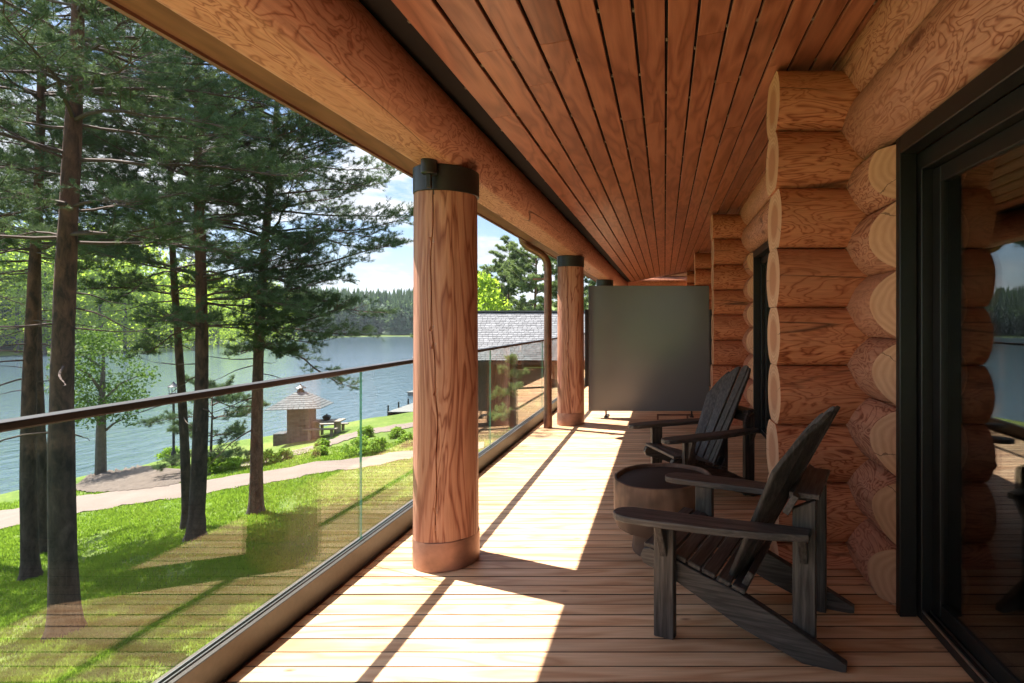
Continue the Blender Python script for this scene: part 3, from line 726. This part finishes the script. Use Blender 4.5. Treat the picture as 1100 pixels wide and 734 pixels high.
# ------------------------------------------------------------------ columns
def make_column(loc, label, seed, H=2.13):
    root = thing('log_column', label, 'column', loc, 0, 'log columns along the railing')
    rg = random.Random(seed); seg = 96; rings = 60; vs = []; ph = [rg.random()*6 for _ in range(5)]
    ca = -math.pi/2+.0
    for i in range(rings+1):
        z = .165+(H-.165)*i/rings
        crack = ca+.10*math.sin(z*1.7+ph[0])+.05*math.sin(z*5+ph[1])+.02*math.sin(z*17)
        for k in range(seg):
            a = 2*math.pi*k/seg
            r = .181-.006*z/2+.0035*math.sin(3*a+ph[2]+z*.5)+.002*math.sin(7*a+ph[3])-.002*abs(math.sin(6*a+ph[4]))
            d = (a-crack+math.pi) % (2*math.pi)-math.pi
            vs.append((a, r, z, d, crack))
    out = []
    for a, r, z, d, crack in vs:
        # pull the two columns of points at the crack together and push them in: a narrow check in the log
        w = 2*math.pi/seg
        if abs(d) < w*.5: a = crack; r -= .022*min(1, (z-.1)*3)
        elif abs(d) < w*1.5: a = crack+math.copysign(.021, d)
        out.append((r*math.cos(a), r*math.sin(a), z))
    m = MB(); fs = [(i*seg+k, i*seg+(k+1) % seg, (i+1)*seg+(k+1) % seg, (i+1)*seg+k) for i in range(rings) for k in range(seg)]
    m.add(out, fs+[tuple(range(seg))[::-1], tuple(range(rings*seg, rings*seg+seg))])
    m.build('shaft', M['log_z'], root, smooth=True)
    m = MB(); m.lathe([(.181, .001), (.184, .004), (.1845, .158), (.1825, .164)], seg=64); m.build('base_band', M['copper_band'], root, smooth=True)
    m = MB(); m.lathe([(.178, H+.001), (.1815, H+.003), (.1815, H+.142), (.178, H+.145)], seg=64); m.build('collar', M['black_metal'], root, smooth=True)
    m = MB(); m.lathe([(.05, H+.14), (.05, H+.22)], seg=16); m.build('settling_screw', M['black_metal'], root, smooth=True)
    return root
CX = -1.28; cy = [3.28, 7.61, 11.94, 16.25]
cl = ['nearest thick log column with a long crack and dark collar', 'second log column, close beside the brown downpipe', 'third log column, its top showing just above the grey screen', 'farthest log column at the end wall of the veranda']
cols = [make_column((CX, y, 0), l, 3+i) for i, (y, l) in enumerate(zip(cy, cl))]

sp = thing('spotlight', 'small black spotlight fixed to the front of the nearest column collar', 'lamp', (CX-.005, 3.046, 2.13))
m = MB(); m.lathe([(.036, .07), (.042, .075), (.042, .165), (.038, .17), (.030, .17), (.028, .155)], (0, 0, 0), 24); m.build('lamp_head', M['black_metal'], sp, smooth=True)
m = MB(); m.box((0, .0, .035), (.028, .022, .075)); m.box((0, .035, .10), (.03, .05, .03)); m.build('bracket', M['black_metal'], sp, .003)
m = MB(); m.tube([(.004, .042, .0), (.006, .046, -.012), (.006, .048, -.03)], .003, 6); m.build('cable', M['black_metal'], sp)

# ------------------------------------------------------------------ logs
def log_obj(parent, axis, c, length, r, seed, lo=None, hi=None, zmin=None, cutfn=None, step=.12, fine=(), mats=None, name='log', seg=40, endcap=1):
    """round log along x (0) or y (1), centre of its start at c; lo/hi clip the height to the course"""
    rg = random.Random(seed); ph = [rg.random()*6 for _ in range(4)]
    ss = list(np.arange(0, length, step))+[length]+[f for f in fine if 0 < f < length]; ss = sorted(set(round(s, 4) for s in ss))
    vs = []; cutflag = []
    for s in ss:
        for k in range(seg):
            a = 2*math.pi*k/seg
            rr = r*(1+.018*math.sin(s*.7+ph[0])+.008*math.sin(2*a+ph[1]+s)+.006*math.sin(5*a+ph[2]+s*1.7))
            q, z = rr*math.cos(a), rr*math.sin(a)
            fl = False
            if lo is not None and z < lo: z = lo
            if hi is not None and z > hi: z = hi
            if axis == 0: p = [c[0]+s, c[1]+q, c[2]+z]
            else: p = [c[0]+q, c[1]+s, c[2]+z]
            if zmin is not None and p[2] < zmin: p[2] = zmin
            vs.append(p); cutflag.append(fl)
    m = MB(); n = len(ss)
    fs = [(i*seg+k, i*seg+(k+1) % seg, (i+1)*seg+(k+1) % seg, (i+1)*seg+k) for i in range(n-1) for k in range(seg)]
    m.add(vs, fs); m.mi = [2 if sum(cutflag[j] for j in f) >= 3 else 0 for f in fs]
    o = len(m.f)
    m.f += [tuple(range(seg))[::-1], tuple(range((n-1)*seg, n*seg))]; m.mi += [endcap, endcap]
    ob = m.build(name, mats, parent, smooth=True)
    ob.data.transform(Matrix.Translation(-Vector(c))); ob.location = c
    if cutfn:
        bm = bmesh.new(); bm.from_mesh(ob.data)
        for co_, no_ in cutfn:
            bmesh.ops.bisect_plane(bm, geom=bm.verts[:]+bm.edges[:]+bm.faces[:], plane_co=Vector(co_)-Vector(c), plane_no=no_, clear_outer=True)
            ed = [e for e in bm.edges if e.is_boundary]
            for f in bmesh.ops.holes_fill(bm, edges=ed, sides=0)['faces']: f.material_index = 2; f.smooth = False
        bm.to_mesh(ob.data); bm.free(); ob.data.set_sharp_from_angle(angle=R(30))
    return ob

PITCH = .342
hs = thing('log_house', 'house wall of stacked round logs with projecting log ends', 'building', (0, 0, 0))
MX = [M['log_x'], M['end'], M['end']]; MY = [M['log_y'], M['end_y'], M['end_y']]
stub = [3.15, 7.48, 11.81, 16.14]
sd = 100
for j, ys in enumerate(stub):
    zs = [.114-PITCH/2+PITCH*k for k in range(9)]
    for k, zc in enumerate(zs):
        if zc > 2.85: continue
        sd += 1; lo, hi = -PITCH/2+.0015, PITCH/2-.0015
        if zc+lo < 0: lo = -zc+.002
        log_obj(hs, 0, (.655+rnd.uniform(-.012, .012), ys+.2+rnd.uniform(-.01, .01), zc), .75, .200+rnd.uniform(-.006, .008), sd, lo, hi, None, None, .05, (), MX)
WX, WR = 1.262, .205
doors = [(-.62, 2.684), (3.87, 7.01)]
def cut_for(a, b):
    """slanting planed faces where the logs run into a door frame: (point, normal) of each plane"""
    pl = []
    if a is not None: pl.append(((1.150, a+.02, 0), (-1, -.55, 0)))
    if b is not None: pl.append(((1.150, b-.02, 0), (-1, .55, 0)))
    return pl
segs = [(-4.2, -.62, None, -.62), (2.684, 3.87, 2.684, 3.87), (7.01, 16.6, 7.01, None)]
for (a, b, ca, cb) in segs:
    fine = [i*.02 for i in range(16)]+[(b-a)-i*.02 for i in range(16)]
    for k in range(7):
        zc = .114+PITCH*k; sd += 1
        lo, hi = -PITCH/2+.0015, PITCH/2-.0015
        if zc+lo < 0: lo = -zc+.002
        if k == 6: hi = .10
        log_obj(hs, 1, (WX+rnd.uniform(-.006, .006), a+.002, zc), b-a-.004, WR+rnd.uniform(-.008, .008), sd, lo, hi, None, cut_for(ca, cb), .15, fine, MY, seg=56)
for zc, lo in ((2.166+.106, .005), (2.508, -PITCH/2+.0015), (2.85, -PITCH/2+.0015)):
    sd += 1
    if zc < 2.4: log_obj(hs, 1, (WX+.07, -4.2, 2.166), 20.8, WR, sd, .108, PITCH/2-.0015, None, None, .3, (), MY, seg=56)
    else: log_obj(hs, 1, (WX-.01, -4.2, zc), 20.8, WR+.020, sd, -.232 if zc < 2.6 else lo, PITCH/2-.0015, None, None, .3, (), MY, seg=56)
# rooms behind the doors
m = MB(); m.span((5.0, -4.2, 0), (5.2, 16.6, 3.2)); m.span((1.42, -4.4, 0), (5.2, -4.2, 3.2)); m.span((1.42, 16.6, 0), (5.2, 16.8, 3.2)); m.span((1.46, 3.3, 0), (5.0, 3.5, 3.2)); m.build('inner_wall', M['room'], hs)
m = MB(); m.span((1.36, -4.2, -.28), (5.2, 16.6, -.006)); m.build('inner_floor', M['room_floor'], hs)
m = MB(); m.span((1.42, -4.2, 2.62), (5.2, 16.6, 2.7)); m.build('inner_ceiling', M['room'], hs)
for (a, b) in doors:
    dr = link('sliding_door', None, hs); dr.location = (1.11, (a+b)/2, 0)
    h2 = (b-a)/2
    m = MB()
    for s_ in (-1, 1):
        m.span((0, s_*h2, .002), (.082, s_*(h2-.048), 2.272))
        m.span((.085, s_*(h2-.002), .002), (.27, s_*(h2-.085), 2.19))
    m.span((.0, -h2+.049, 2.19), (.082, h2-.049, 2.272)); m.span((.0845, -h2, 2.105), (.27, h2, 2.192))
    m.span((.0855, -h2+.086, .003), (.27, h2-.086, .045))
    m.build('frame', M['frame_black'], dr, .004)
    m = MB()
    for (p0, p1, xx) in ((-h2+.087, .03, .19), (-.03, h2-.087, .135)):
        m.span((xx, p0, .047), (xx+.045, p0+.075, 2.103)); m.span((xx, p1-.075, .047), (xx+.045, p1, 2.103))
        m.span((xx+.001, p0+.076, .047), (xx+.044, p1-.076, .12)); m.span((xx+.001, p0+.076, 2.03), (xx+.044, p1-.076, 2.103))
    m.build('sash', M['frame_black'], dr, .003)
    m = MB()
    m.span((.202, -h2+.16, .118), (.207, -.046, 2.032)); m.span((.147, .046, .118), (.152, h2-.16, 2.032)); m.build('pane', M['door_glass'], dr); m = MB(); m.span((.220, -h2+.16, .118), (.225, -.046, 2.032)); m.span((.165, .046, .118), (.170, h2-.16, 2.032))
    m.build('pane', M['door_glass'], dr)
    m = MB(); m.span((.0865, -h2+.09, .046), (.094, h2-.09, .058)); m.span((.122, -h2+.09, .046), (.128, h2-.09, .056)); m.build('track', M['alu'], dr)
    m = MB(); m.tube([(.13, .02, .95), (.095, .02, .97), (.095, .02, 1.18), (.13, .02, 1.2)], .009, 8); m.build('handle', M['black_metal'], dr, smooth=True)
cu = thing('curtain', 'pale sheer curtain gathered inside the near glass door', 'curtain', (1.55, 2.28, .03))
vs = []; nk = 60
for k in range(nk+1):
    y = -.45*k/nk; x = .035*math.sin(k*.95)+.012*math.sin(k*2.3)
    for z in (0., .8, 1.6, 2.5): vs.append((x*(1-.25*z/2.5), y, z))
m = MB(); m.add(vs, [(k*4+i, k*4+i+1, (k+1)*4+i+1, (k+1)*4+i) for k in range(nk) for i in range(3)]); m.build('cloth', M['curtain'], cu, smooth=True)

# end wall of the veranda
ew = thing('log_end_wall', 'far log wall closing the end of the veranda behind the screen', 'wall', (-1.7, 16.85, 0))
for k in range(8):
    zc = .17+PITCH*k; sd += 1
    log_obj(ew, 0, (0, 0, zc), 3.3, .2, sd, max(-PITCH/2+.0015, -zc), PITCH/2-.0015, None, None, .2, (), MX)
m = MB(); m.prism([(0, 2.741), (3.3, 2.741), (3.3, 3.02), (0, 2.43)], lambda p, q, d: (p, d, q), -.12, -.06); m.build('gable_board', M['cut'], ew)

# ------------------------------------------------------------------ beam and roof
bm_ = thing('roof_beam', 'long round log beam resting on the row of log columns', 'beam', (CX, Y0, 2.449))
log_obj(bm_, 1, (0, 0, 0), Y1-Y0, .203, 77, -.172, None, None, None, .12, (), [M['log_y'], M['end'], M['cut']], 'log', 72)

rfh = thing('veranda_roof', 'sloping veranda roof with a ceiling of reddish larch boards', 'roof', (0, 0, 0))
def cz(x): return 2.74+.185*x
m = MB(); g = MB(); rg = random.Random(4); pw = .1433; i0 = -10
for i in range(i0, 11):
    xa = .008+i*pw+.007; xb = xa+pw-.014
    if xb > 1.5: break
    if xb < -1.0 or i < -8: continue
    xa = max(xa, -1.085)
    y = Y0-rg.random()*3
    while y < Y1:
        L_ = rg.choice((3.0, 4.0, 4.0, 5.1)); ya, yb = max(y, Y0), min(y+L_-.0015, Y1); y += L_
        if yb-ya < .05: continue
        j = rg.uniform(-.0012, .0012); th = .022
        vs = [(x, yy, cz(x)+dz+j) for x in (xa, xb) for yy in (ya, yb) for dz in (0, th)]
        m.add(vs, [(0, 1, 3, 2), (4, 6, 7, 5), (0, 4, 5, 1), (2, 3, 7, 6), (0, 2, 6, 4), (1, 5, 7, 3)])
    yy = Y0+rg.random()
    while yy < Y1 and i > -8:
        xg = xa-.0055; g.box((xg, yy, cz(xg)+.010), (.0095, .018, .008)); yy += .62
cb_ = m.build('ceiling_board', M['ceil'], rfh, .0025); cb_['kind'] = 'stuff'
cp = g.build('clip', M['old_wood'], rfh); cp['kind'] = 'stuff'
def slab(mb, x0, x1, z0, z1): mb.prism([(x0, cz(x0)+z0), (x1, cz(x1)+z0), (x1, cz(x1)+z1), (x0, cz(x0)+z1)], lambda p, q, d: (p, d, q), Y0, Y1)
m = MB(); slab(m, -1.42, 1.6, .024, .05); m.build('underlay', M['dark_gap'], rfh)
m = MB(); slab(m, -1.75, -1.43, .0, .05); m.build('soffit', M['fascia'], rfh)
m = MB(); slab(m, -1.79, 6.0, .30, .42); m.build('roof_covering', M['frame_black'], rfh)
m = MB(); m.prism([(-1.7815, 2.408), (-1.752, 2.404), (-1.752, 2.72), (-1.7815, 2.71)], lambda p, q, d: (p, d, q), Y0, Y1); m.build('fascia', M['fascia'], rfh)
m = MB(); slab(m, 5.8, 6.0, .0, .299); m.build('rear_fascia', M['fascia'], rfh)
m = MB(); pr = [(.058*math.cos(a), .058*math.sin(a)) for a in np.linspace(math.pi, 2*math.pi, 14)]; pr += [(.05*math.cos(a), .05*math.sin(a)) for a in np.linspace(2*math.pi, math.pi, 14)]
m.prism(pr, lambda p, q, d: (-1.842+p, d, 2.70+q), Y0, Y1); m.build('gutter', M['copper'], rfh)

dp = thing('downpipe', 'brown copper downpipe bending in from the gutter to the deck', 'pipe', (-1.53, 7.32, 0))
pts = [(-.312, -.13, 2.63), (-.312, -.13, 2.50), (-.295, -.125, 2.42), (-.24, -.10, 2.36), (-.10, -.045, 2.285), (-.04, -.02, 2.235), (-.008, -.003, 2.16), (0, 0, 2.06), (0, 0, .09)]
m = MB(); m.tube(pts, .05, 18); m.build('pipe', M['copper'], dp, smooth=True)
m = MB(); m.lathe([(.056, .002), (.056, .2)], seg=18); m.build('foot_sleeve', M['copper'], dp, smooth=True)
m = MB(); m.lathe([(.0535, 1.93), (.0535, 1.97)], seg=18); m.box((-.12, 0, 1.95), (.15, .02, .025)); m.build('clamp', M['copper'], dp)

# ------------------------------------------------------------------ screen
sc = thing('privacy_screen', 'grey satin glass privacy screen standing across the deck', 'screen', (-.23, 8.1, 0))
m = MB(); m.span((-.875, -.012, .095), (.875, .012, 1.912)); m.build('panel', M['satin'], sc, .004)
for s_ in (-1, 1):
    m = MB(); m.span((s_*.8775, -.02, .45), (s_*.925, .02, 1.57)); m.build('side_bar', M['black_metal'], sc, .004)
    m = MB(); m.span((s_*.62-.03, -.015, .002), (s_*.62+.03, .22, .02)); m.span((s_*.62-.012, -.011, .021), (s_*.62+.012, .011, .094)); m.build('foot', M['black_metal'], sc, .003)
m = MB(); m.span((.12, -.2, .06), (.60, -.17, .085)); m.span((.12, -.2, .002), (.145, -.17, .06)); m.span((.54, -.2, .002), (.565, -.17, .06)); m.build('stay', M['copper'], sc, .003)

# ------------------------------------------------------------------ chairs
def make_chair(label):
    t = thing('garden_chair', label, 'chair', (0, 0, 0), 0, 'black slatted garden chairs')
    XZ = lambda p, q, d: (p, d, q)
    rail = [(0, .004), (.02, .0), (.17, .0), (.43, .094), (.72, .238), (.885, .298), (.90, .33), (.885, .365), (.85, .372), (.767, .348), (.60, .290), (.43, .238), (.25, .155), (.0, .032)]
    for s_ in (-1, 1):
        m = MB(); m.prism(rail, XZ, s_*.222, s_*.262); m.build('side_rail', M['chair_x'], t, .003)
    m = MB()
    top = [(.885, .370), (.815, .364), (.745, .345), (.677, .321), (.610, .298), (.543, .276), (.476, .253), (.41, .231)]
    for i in range(len(top)-1):
        (xa, za), (xb, zb) = top[i], top[i+1]; d = Vector((xb-xa, 0, zb-za)); L_ = d.length; d.normalize(); nrm = Vector((d.z, 0, -d.x))
        c0 = Vector((xa, 0, za))+nrm*.0035
        m.add([c0+d*(.003)+Vector((0, -.262, 0)), c0+d*(L_-.005)+Vector((0, -.262, 0)), c0+d*(L_-.005)+Vector((0, .262, 0)), c0+d*.003+Vector((0, .262, 0)),
               c0+d*.003+nrm*.021+Vector((0, -.262, 0)), c0+d*(L_-.005)+nrm*.021+Vector((0, -.262, 0)), c0+d*(L_-.005)+nrm*.021+Vector((0, .262, 0)), c0+d*.003+nrm*.021+Vector((0, .262, 0))],
              [(0, 1, 2, 3), (4, 5, 6, 7), (0, 1, 5, 4), (1, 2, 6, 5), (2, 3, 7, 6), (3, 0, 4, 7)])
    m.build('seat', M['chair_y'], t, .004)
    # fan back
    B = Vector((.455, 0, .235)); up = Vector((-.455, 0, .86)).normalized(); nb = Vector((up.z, 0, -up.x))
    m = MB(); ln = [.70, .83, .885, .83, .70]
    for i in range(5):
        q = i-2; y0, y1 = q*.084, q*.118; w0, w1 = .066, .092; Lh = ln[i]
        o = [(y0-w0/2, 0), (y0+w0/2, 0)]
        sl = -.075*q
        arc = []
        for k in range(7):
            g = k/6; yy = y1*Lh/.85+(.5-g)*w1
            dz = sl*(.5-g)*1.4-.022*abs(q)*(.5-g)*(1 if q > 0 else -1)-.03*(2*g-1)**2
            arc.append((yy, Lh+dz))
        o += arc
        m.prism(o, lambda p, h_, d: B+up*h_+nb*(d+1.9*p*p*(.55+.6*h_))+Vector((0, p, 0)), 0, .022)
    m.build('backrest', M['chair_z'], t, .004)
    for s_ in (-1, 1):
        m = MB(); m.span((.72, s_*.2645, .0), (.815, s_*.304, .512)); m.build('leg', M['chair_z'], t, .004)
        m = MB(); m.prism([(.125, .0), (.22, .0), (.22, .615), (.125, .66)], XZ, s_*.180, s_*.2195); m.build('leg', M['chair_z'], t, .004)
        arm = [(.14, .222), (.14, .305), (.30, .345), (.55, .378), (.80, .388), (.92, .384), (.97, .368), (1.0, .34), (1.005, .30), (.985, .268), (.94, .252), (.80, .247), (.50, .240), (.28, .224)]
        m = MB(); m.prism(arm, lambda p, q, d: (p, s_*q, d), .5135, .545); m.build('armrest', M['chair_x'], t, .007, segs=2)
        m = MB(); m.prism([(.306, .5125), (.375, .5125), (.306, .36)], lambda p, q, d: (d, s_*p, q), .75, .785)
        m.build('brace', M['chair_z'], t, .003); m = MB()
        m.prism([(.221, .5125), (.29, .5125), (.221, .39)], lambda p, q, d: (d, s_*p, q), .155, .19); m.build('brace', M['chair_z'], t, .003)
    m = MB(); c0 = B+up*.47-nb*.0
    m.add([c0+nb*d_+up*h_+Vector((0, y_, 0)) for d_ in (-.001, -.031) for y_ in (-.262, .262) for h_ in (-.045, .045)], [(0, 1, 3, 2), (4, 6, 7, 5), (0, 4, 5, 1), (2, 3, 7, 6), (0, 2, 6, 4), (1, 5, 7, 3)])
    m.build('back_support', M['chair_y'], t, .003); m = MB()
    c1 = B+up*.06
    m.add([c1+nb*d_+up*h_+Vector((0, y_, 0)) for d_ in (-.001, -.03) for y_ in (-.2195, .2195) for h_ in (-.04, .04)], [(0, 1, 3, 2), (4, 6, 7, 5), (0, 4, 5, 1), (2, 3, 7, 6), (0, 2, 6, 4), (1, 5, 7, 3)])
    m.build('lower_support', M['chair_y'], t, .003); m = MB()
    m.box((.172, 0, .672), (.125, .43, .022), Matrix.Translation((0, 0, 0)))
    m.build('support_cap', M['chair_y'], t, .003)
    return t
ch = make_chair('black slatted garden chair nearest the glass door, seen from its side')
ch.location = (.82, 2.458, 0); ch.rotation_euler = (0, 0, R(180-22))
dup(ch, (.745, 4.765, 0), R(180+26), 'black slatted garden chair behind the log table, its fan back facing out')

# ------------------------------------------------------------------ stump table
tb_ = thing('log_table', 'round log slice table on a stump between the two black chairs', 'table', (-.012, 3.45, 0))
wob = lambda a, z: 1+.012*math.sin(3*a+1)+.008*math.sin(7*a+z*9)+.006*math.sin(13*a)
m = MB(); m.lathe([(.20, .155), (.285, .165), (.300, .20), (.306, .30), (.304, .425), (.300, .448), (.288, .450), (.283, .444), (.282, .402), (.1, .398)], seg=96, wob=wob); m.build('drum', M['stump'], tb_, smooth=True)
m = MB(); m.lathe([(.20, .404), (.2805, .406), (.2805, .424), (.272, .429)], seg=96, wob=wob); m.build('tabletop', M['stump_top'], tb_, smooth=True)
m = MB(); m.lathe([(.185, .001), (.192, .01), (.185, .06), (.178, .16)], seg=64, wob=wob); m.build('pedestal', M['stump'], tb_, smooth=True)

# ------------------------------------------------------------------ air
t = NT('summer_haze'); pv = t.n('ShaderNodeVolumePrincipled', {'Color': lin(.82, .9, 1.), 'Density': .00016, 'Anisotropy': .2})
t.t.links.new(pv.outputs[0], t.out.inputs['Volume'])
m = MB(); m.span((-1850, -760, -12), (1850, 2250, 90)); hz = m.build('haze', t.m); tag(hz, 'thin summer haze over the lake and hills', 'haze', kind='stuff')

# ------------------------------------------------------------------ light, sky, camera
az, el = R(23), R(60)
sunv = Vector((-math.cos(az)*math.cos(el), math.sin(az)*math.cos(el), math.sin(el)))
sl = bpy.data.lights.new('sun', 'SUN'); sl.energy = 4.0; sl.angle = R(.5); sl.color = (1, .955, .90)
so = bpy.data.objects.new('sun', sl); COL.objects.link(so); so.rotation_euler = (-sunv).to_track_quat('-Z', 'Y').to_euler()
W = bpy.data.worlds.new('World'); S.world = W; W.use_nodes = True
nt = W.node_tree; nt.nodes.clear()
out = nt.nodes.new('ShaderNodeOutputWorld'); bg = nt.nodes.new('ShaderNodeBackground'); bg.inputs[1].default_value = .052
sky = nt.nodes.new('ShaderNodeTexSky'); sky.sky_type = 'NISHITA'; sky.sun_disc = False; sky.sun_elevation = el; sky.sun_rotation = -R(67)
tc = nt.nodes.new('ShaderNodeTexCoord'); sp_ = nt.nodes.new('ShaderNodeSeparateXYZ'); nt.links.new(tc.outputs['Generated'], sp_.inputs[0])
ad = nt.nodes.new('ShaderNodeMath'); ad.operation = 'ADD'; ad.inputs[1].default_value = .22; nt.links.new(sp_.outputs[2], ad.inputs[0])
dv = nt.nodes.new('ShaderNodeVectorMath'); dv.operation = 'DIVIDE'; nt.links.new(tc.outputs['Generated'], dv.inputs[0]); nt.links.new(ad.outputs[0], dv.inputs[1])
mpn = nt.nodes.new('ShaderNodeMapping'); mpn.inputs['Scale'].default_value = (1., 1., 1.6); mpn.inputs['Location'].default_value = (CLX, CLY, 0); nt.links.new(dv.outputs[0], mpn.inputs[0])
nz = nt.nodes.new('ShaderNodeTexNoise'); nz.inputs['Scale'].default_value = 2.1; nz.inputs['Detail'].default_value = 9; nz.inputs['Roughness'].default_value = .56; nt.links.new(mpn.outputs[0], nz.inputs['Vector'])
cr = nt.nodes.new('ShaderNodeValToRGB'); cr.color_ramp.elements[0].position = .47; cr.color_ramp.elements[1].position = .56; nt.links.new(nz.outputs[0], cr.inputs[0])
n2 = nt.nodes.new('ShaderNodeTexNoise'); n2.inputs['Scale'].default_value = 4; n2.inputs['Detail'].default_value = 6; nt.links.new(mpn.outputs[0], n2.inputs['Vector'])
cc = nt.nodes.new('ShaderNodeValToRGB'); cc.color_ramp.elements[0].position = .3; cc.color_ramp.elements[1].position = .65
cc.color_ramp.elements[0].color = (2.7, 2.95, 3.25, 1); cc.color_ramp.elements[1].color = (4.8, 4.9, 5.0, 1); nt.links.new(n2.outputs[0], cc.inputs[0])
mx = nt.nodes.new('ShaderNodeMix'); mx.data_type = 'RGBA'
tn = nt.nodes.new('ShaderNodeMix'); tn.data_type = 'RGBA'; tn.blend_type = 'MULTIPLY'; tn.inputs[0].default_value = 1; tn.inputs[7].default_value = (.50, .57, .66, 1)
nt.links.new(sky.outputs[0], tn.inputs[6])
nt.links.new(cr.outputs[0], mx.inputs[0]); nt.links.new(tn.outputs[2], mx.inputs[6]); nt.links.new(cc.outputs[0], mx.inputs[7])
gr = nt.nodes.new('ShaderNodeMapRange'); gr.inputs[1].default_value = .38; gr.inputs[2].default_value = .8; gr.inputs[3].default_value = 1.; gr.inputs[4].default_value = 3.2  # sky made brighter above the view, added as fill for the veranda
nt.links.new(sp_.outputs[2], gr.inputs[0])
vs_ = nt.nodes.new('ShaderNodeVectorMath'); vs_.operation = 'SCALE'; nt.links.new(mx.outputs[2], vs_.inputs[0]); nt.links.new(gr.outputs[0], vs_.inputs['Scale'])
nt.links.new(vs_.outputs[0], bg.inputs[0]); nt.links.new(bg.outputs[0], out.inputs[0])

cd = bpy.data.cameras.new('camera'); co = bpy.data.objects.new('camera', cd); COL.objects.link(co); S.camera = co
co.location = CAM; co.rotation_euler = (R(90), 0, 0)
cd.sensor_width = 36; cd.lens = F/1100*36; cd.shift_x = -(U0-550)/1100; cd.shift_y = -(367-V0)/1100
cd.clip_start = .05; cd.clip_end = 5000
S.render.resolution_x = 1024; S.render.resolution_y = 683
S.view_settings.view_transform = 'Standard'; S.view_settings.look = 'None'; S.view_settings.gamma = 1; S.view_settings.exposure = 2.32
S.view_settings.use_curve_mapping = False
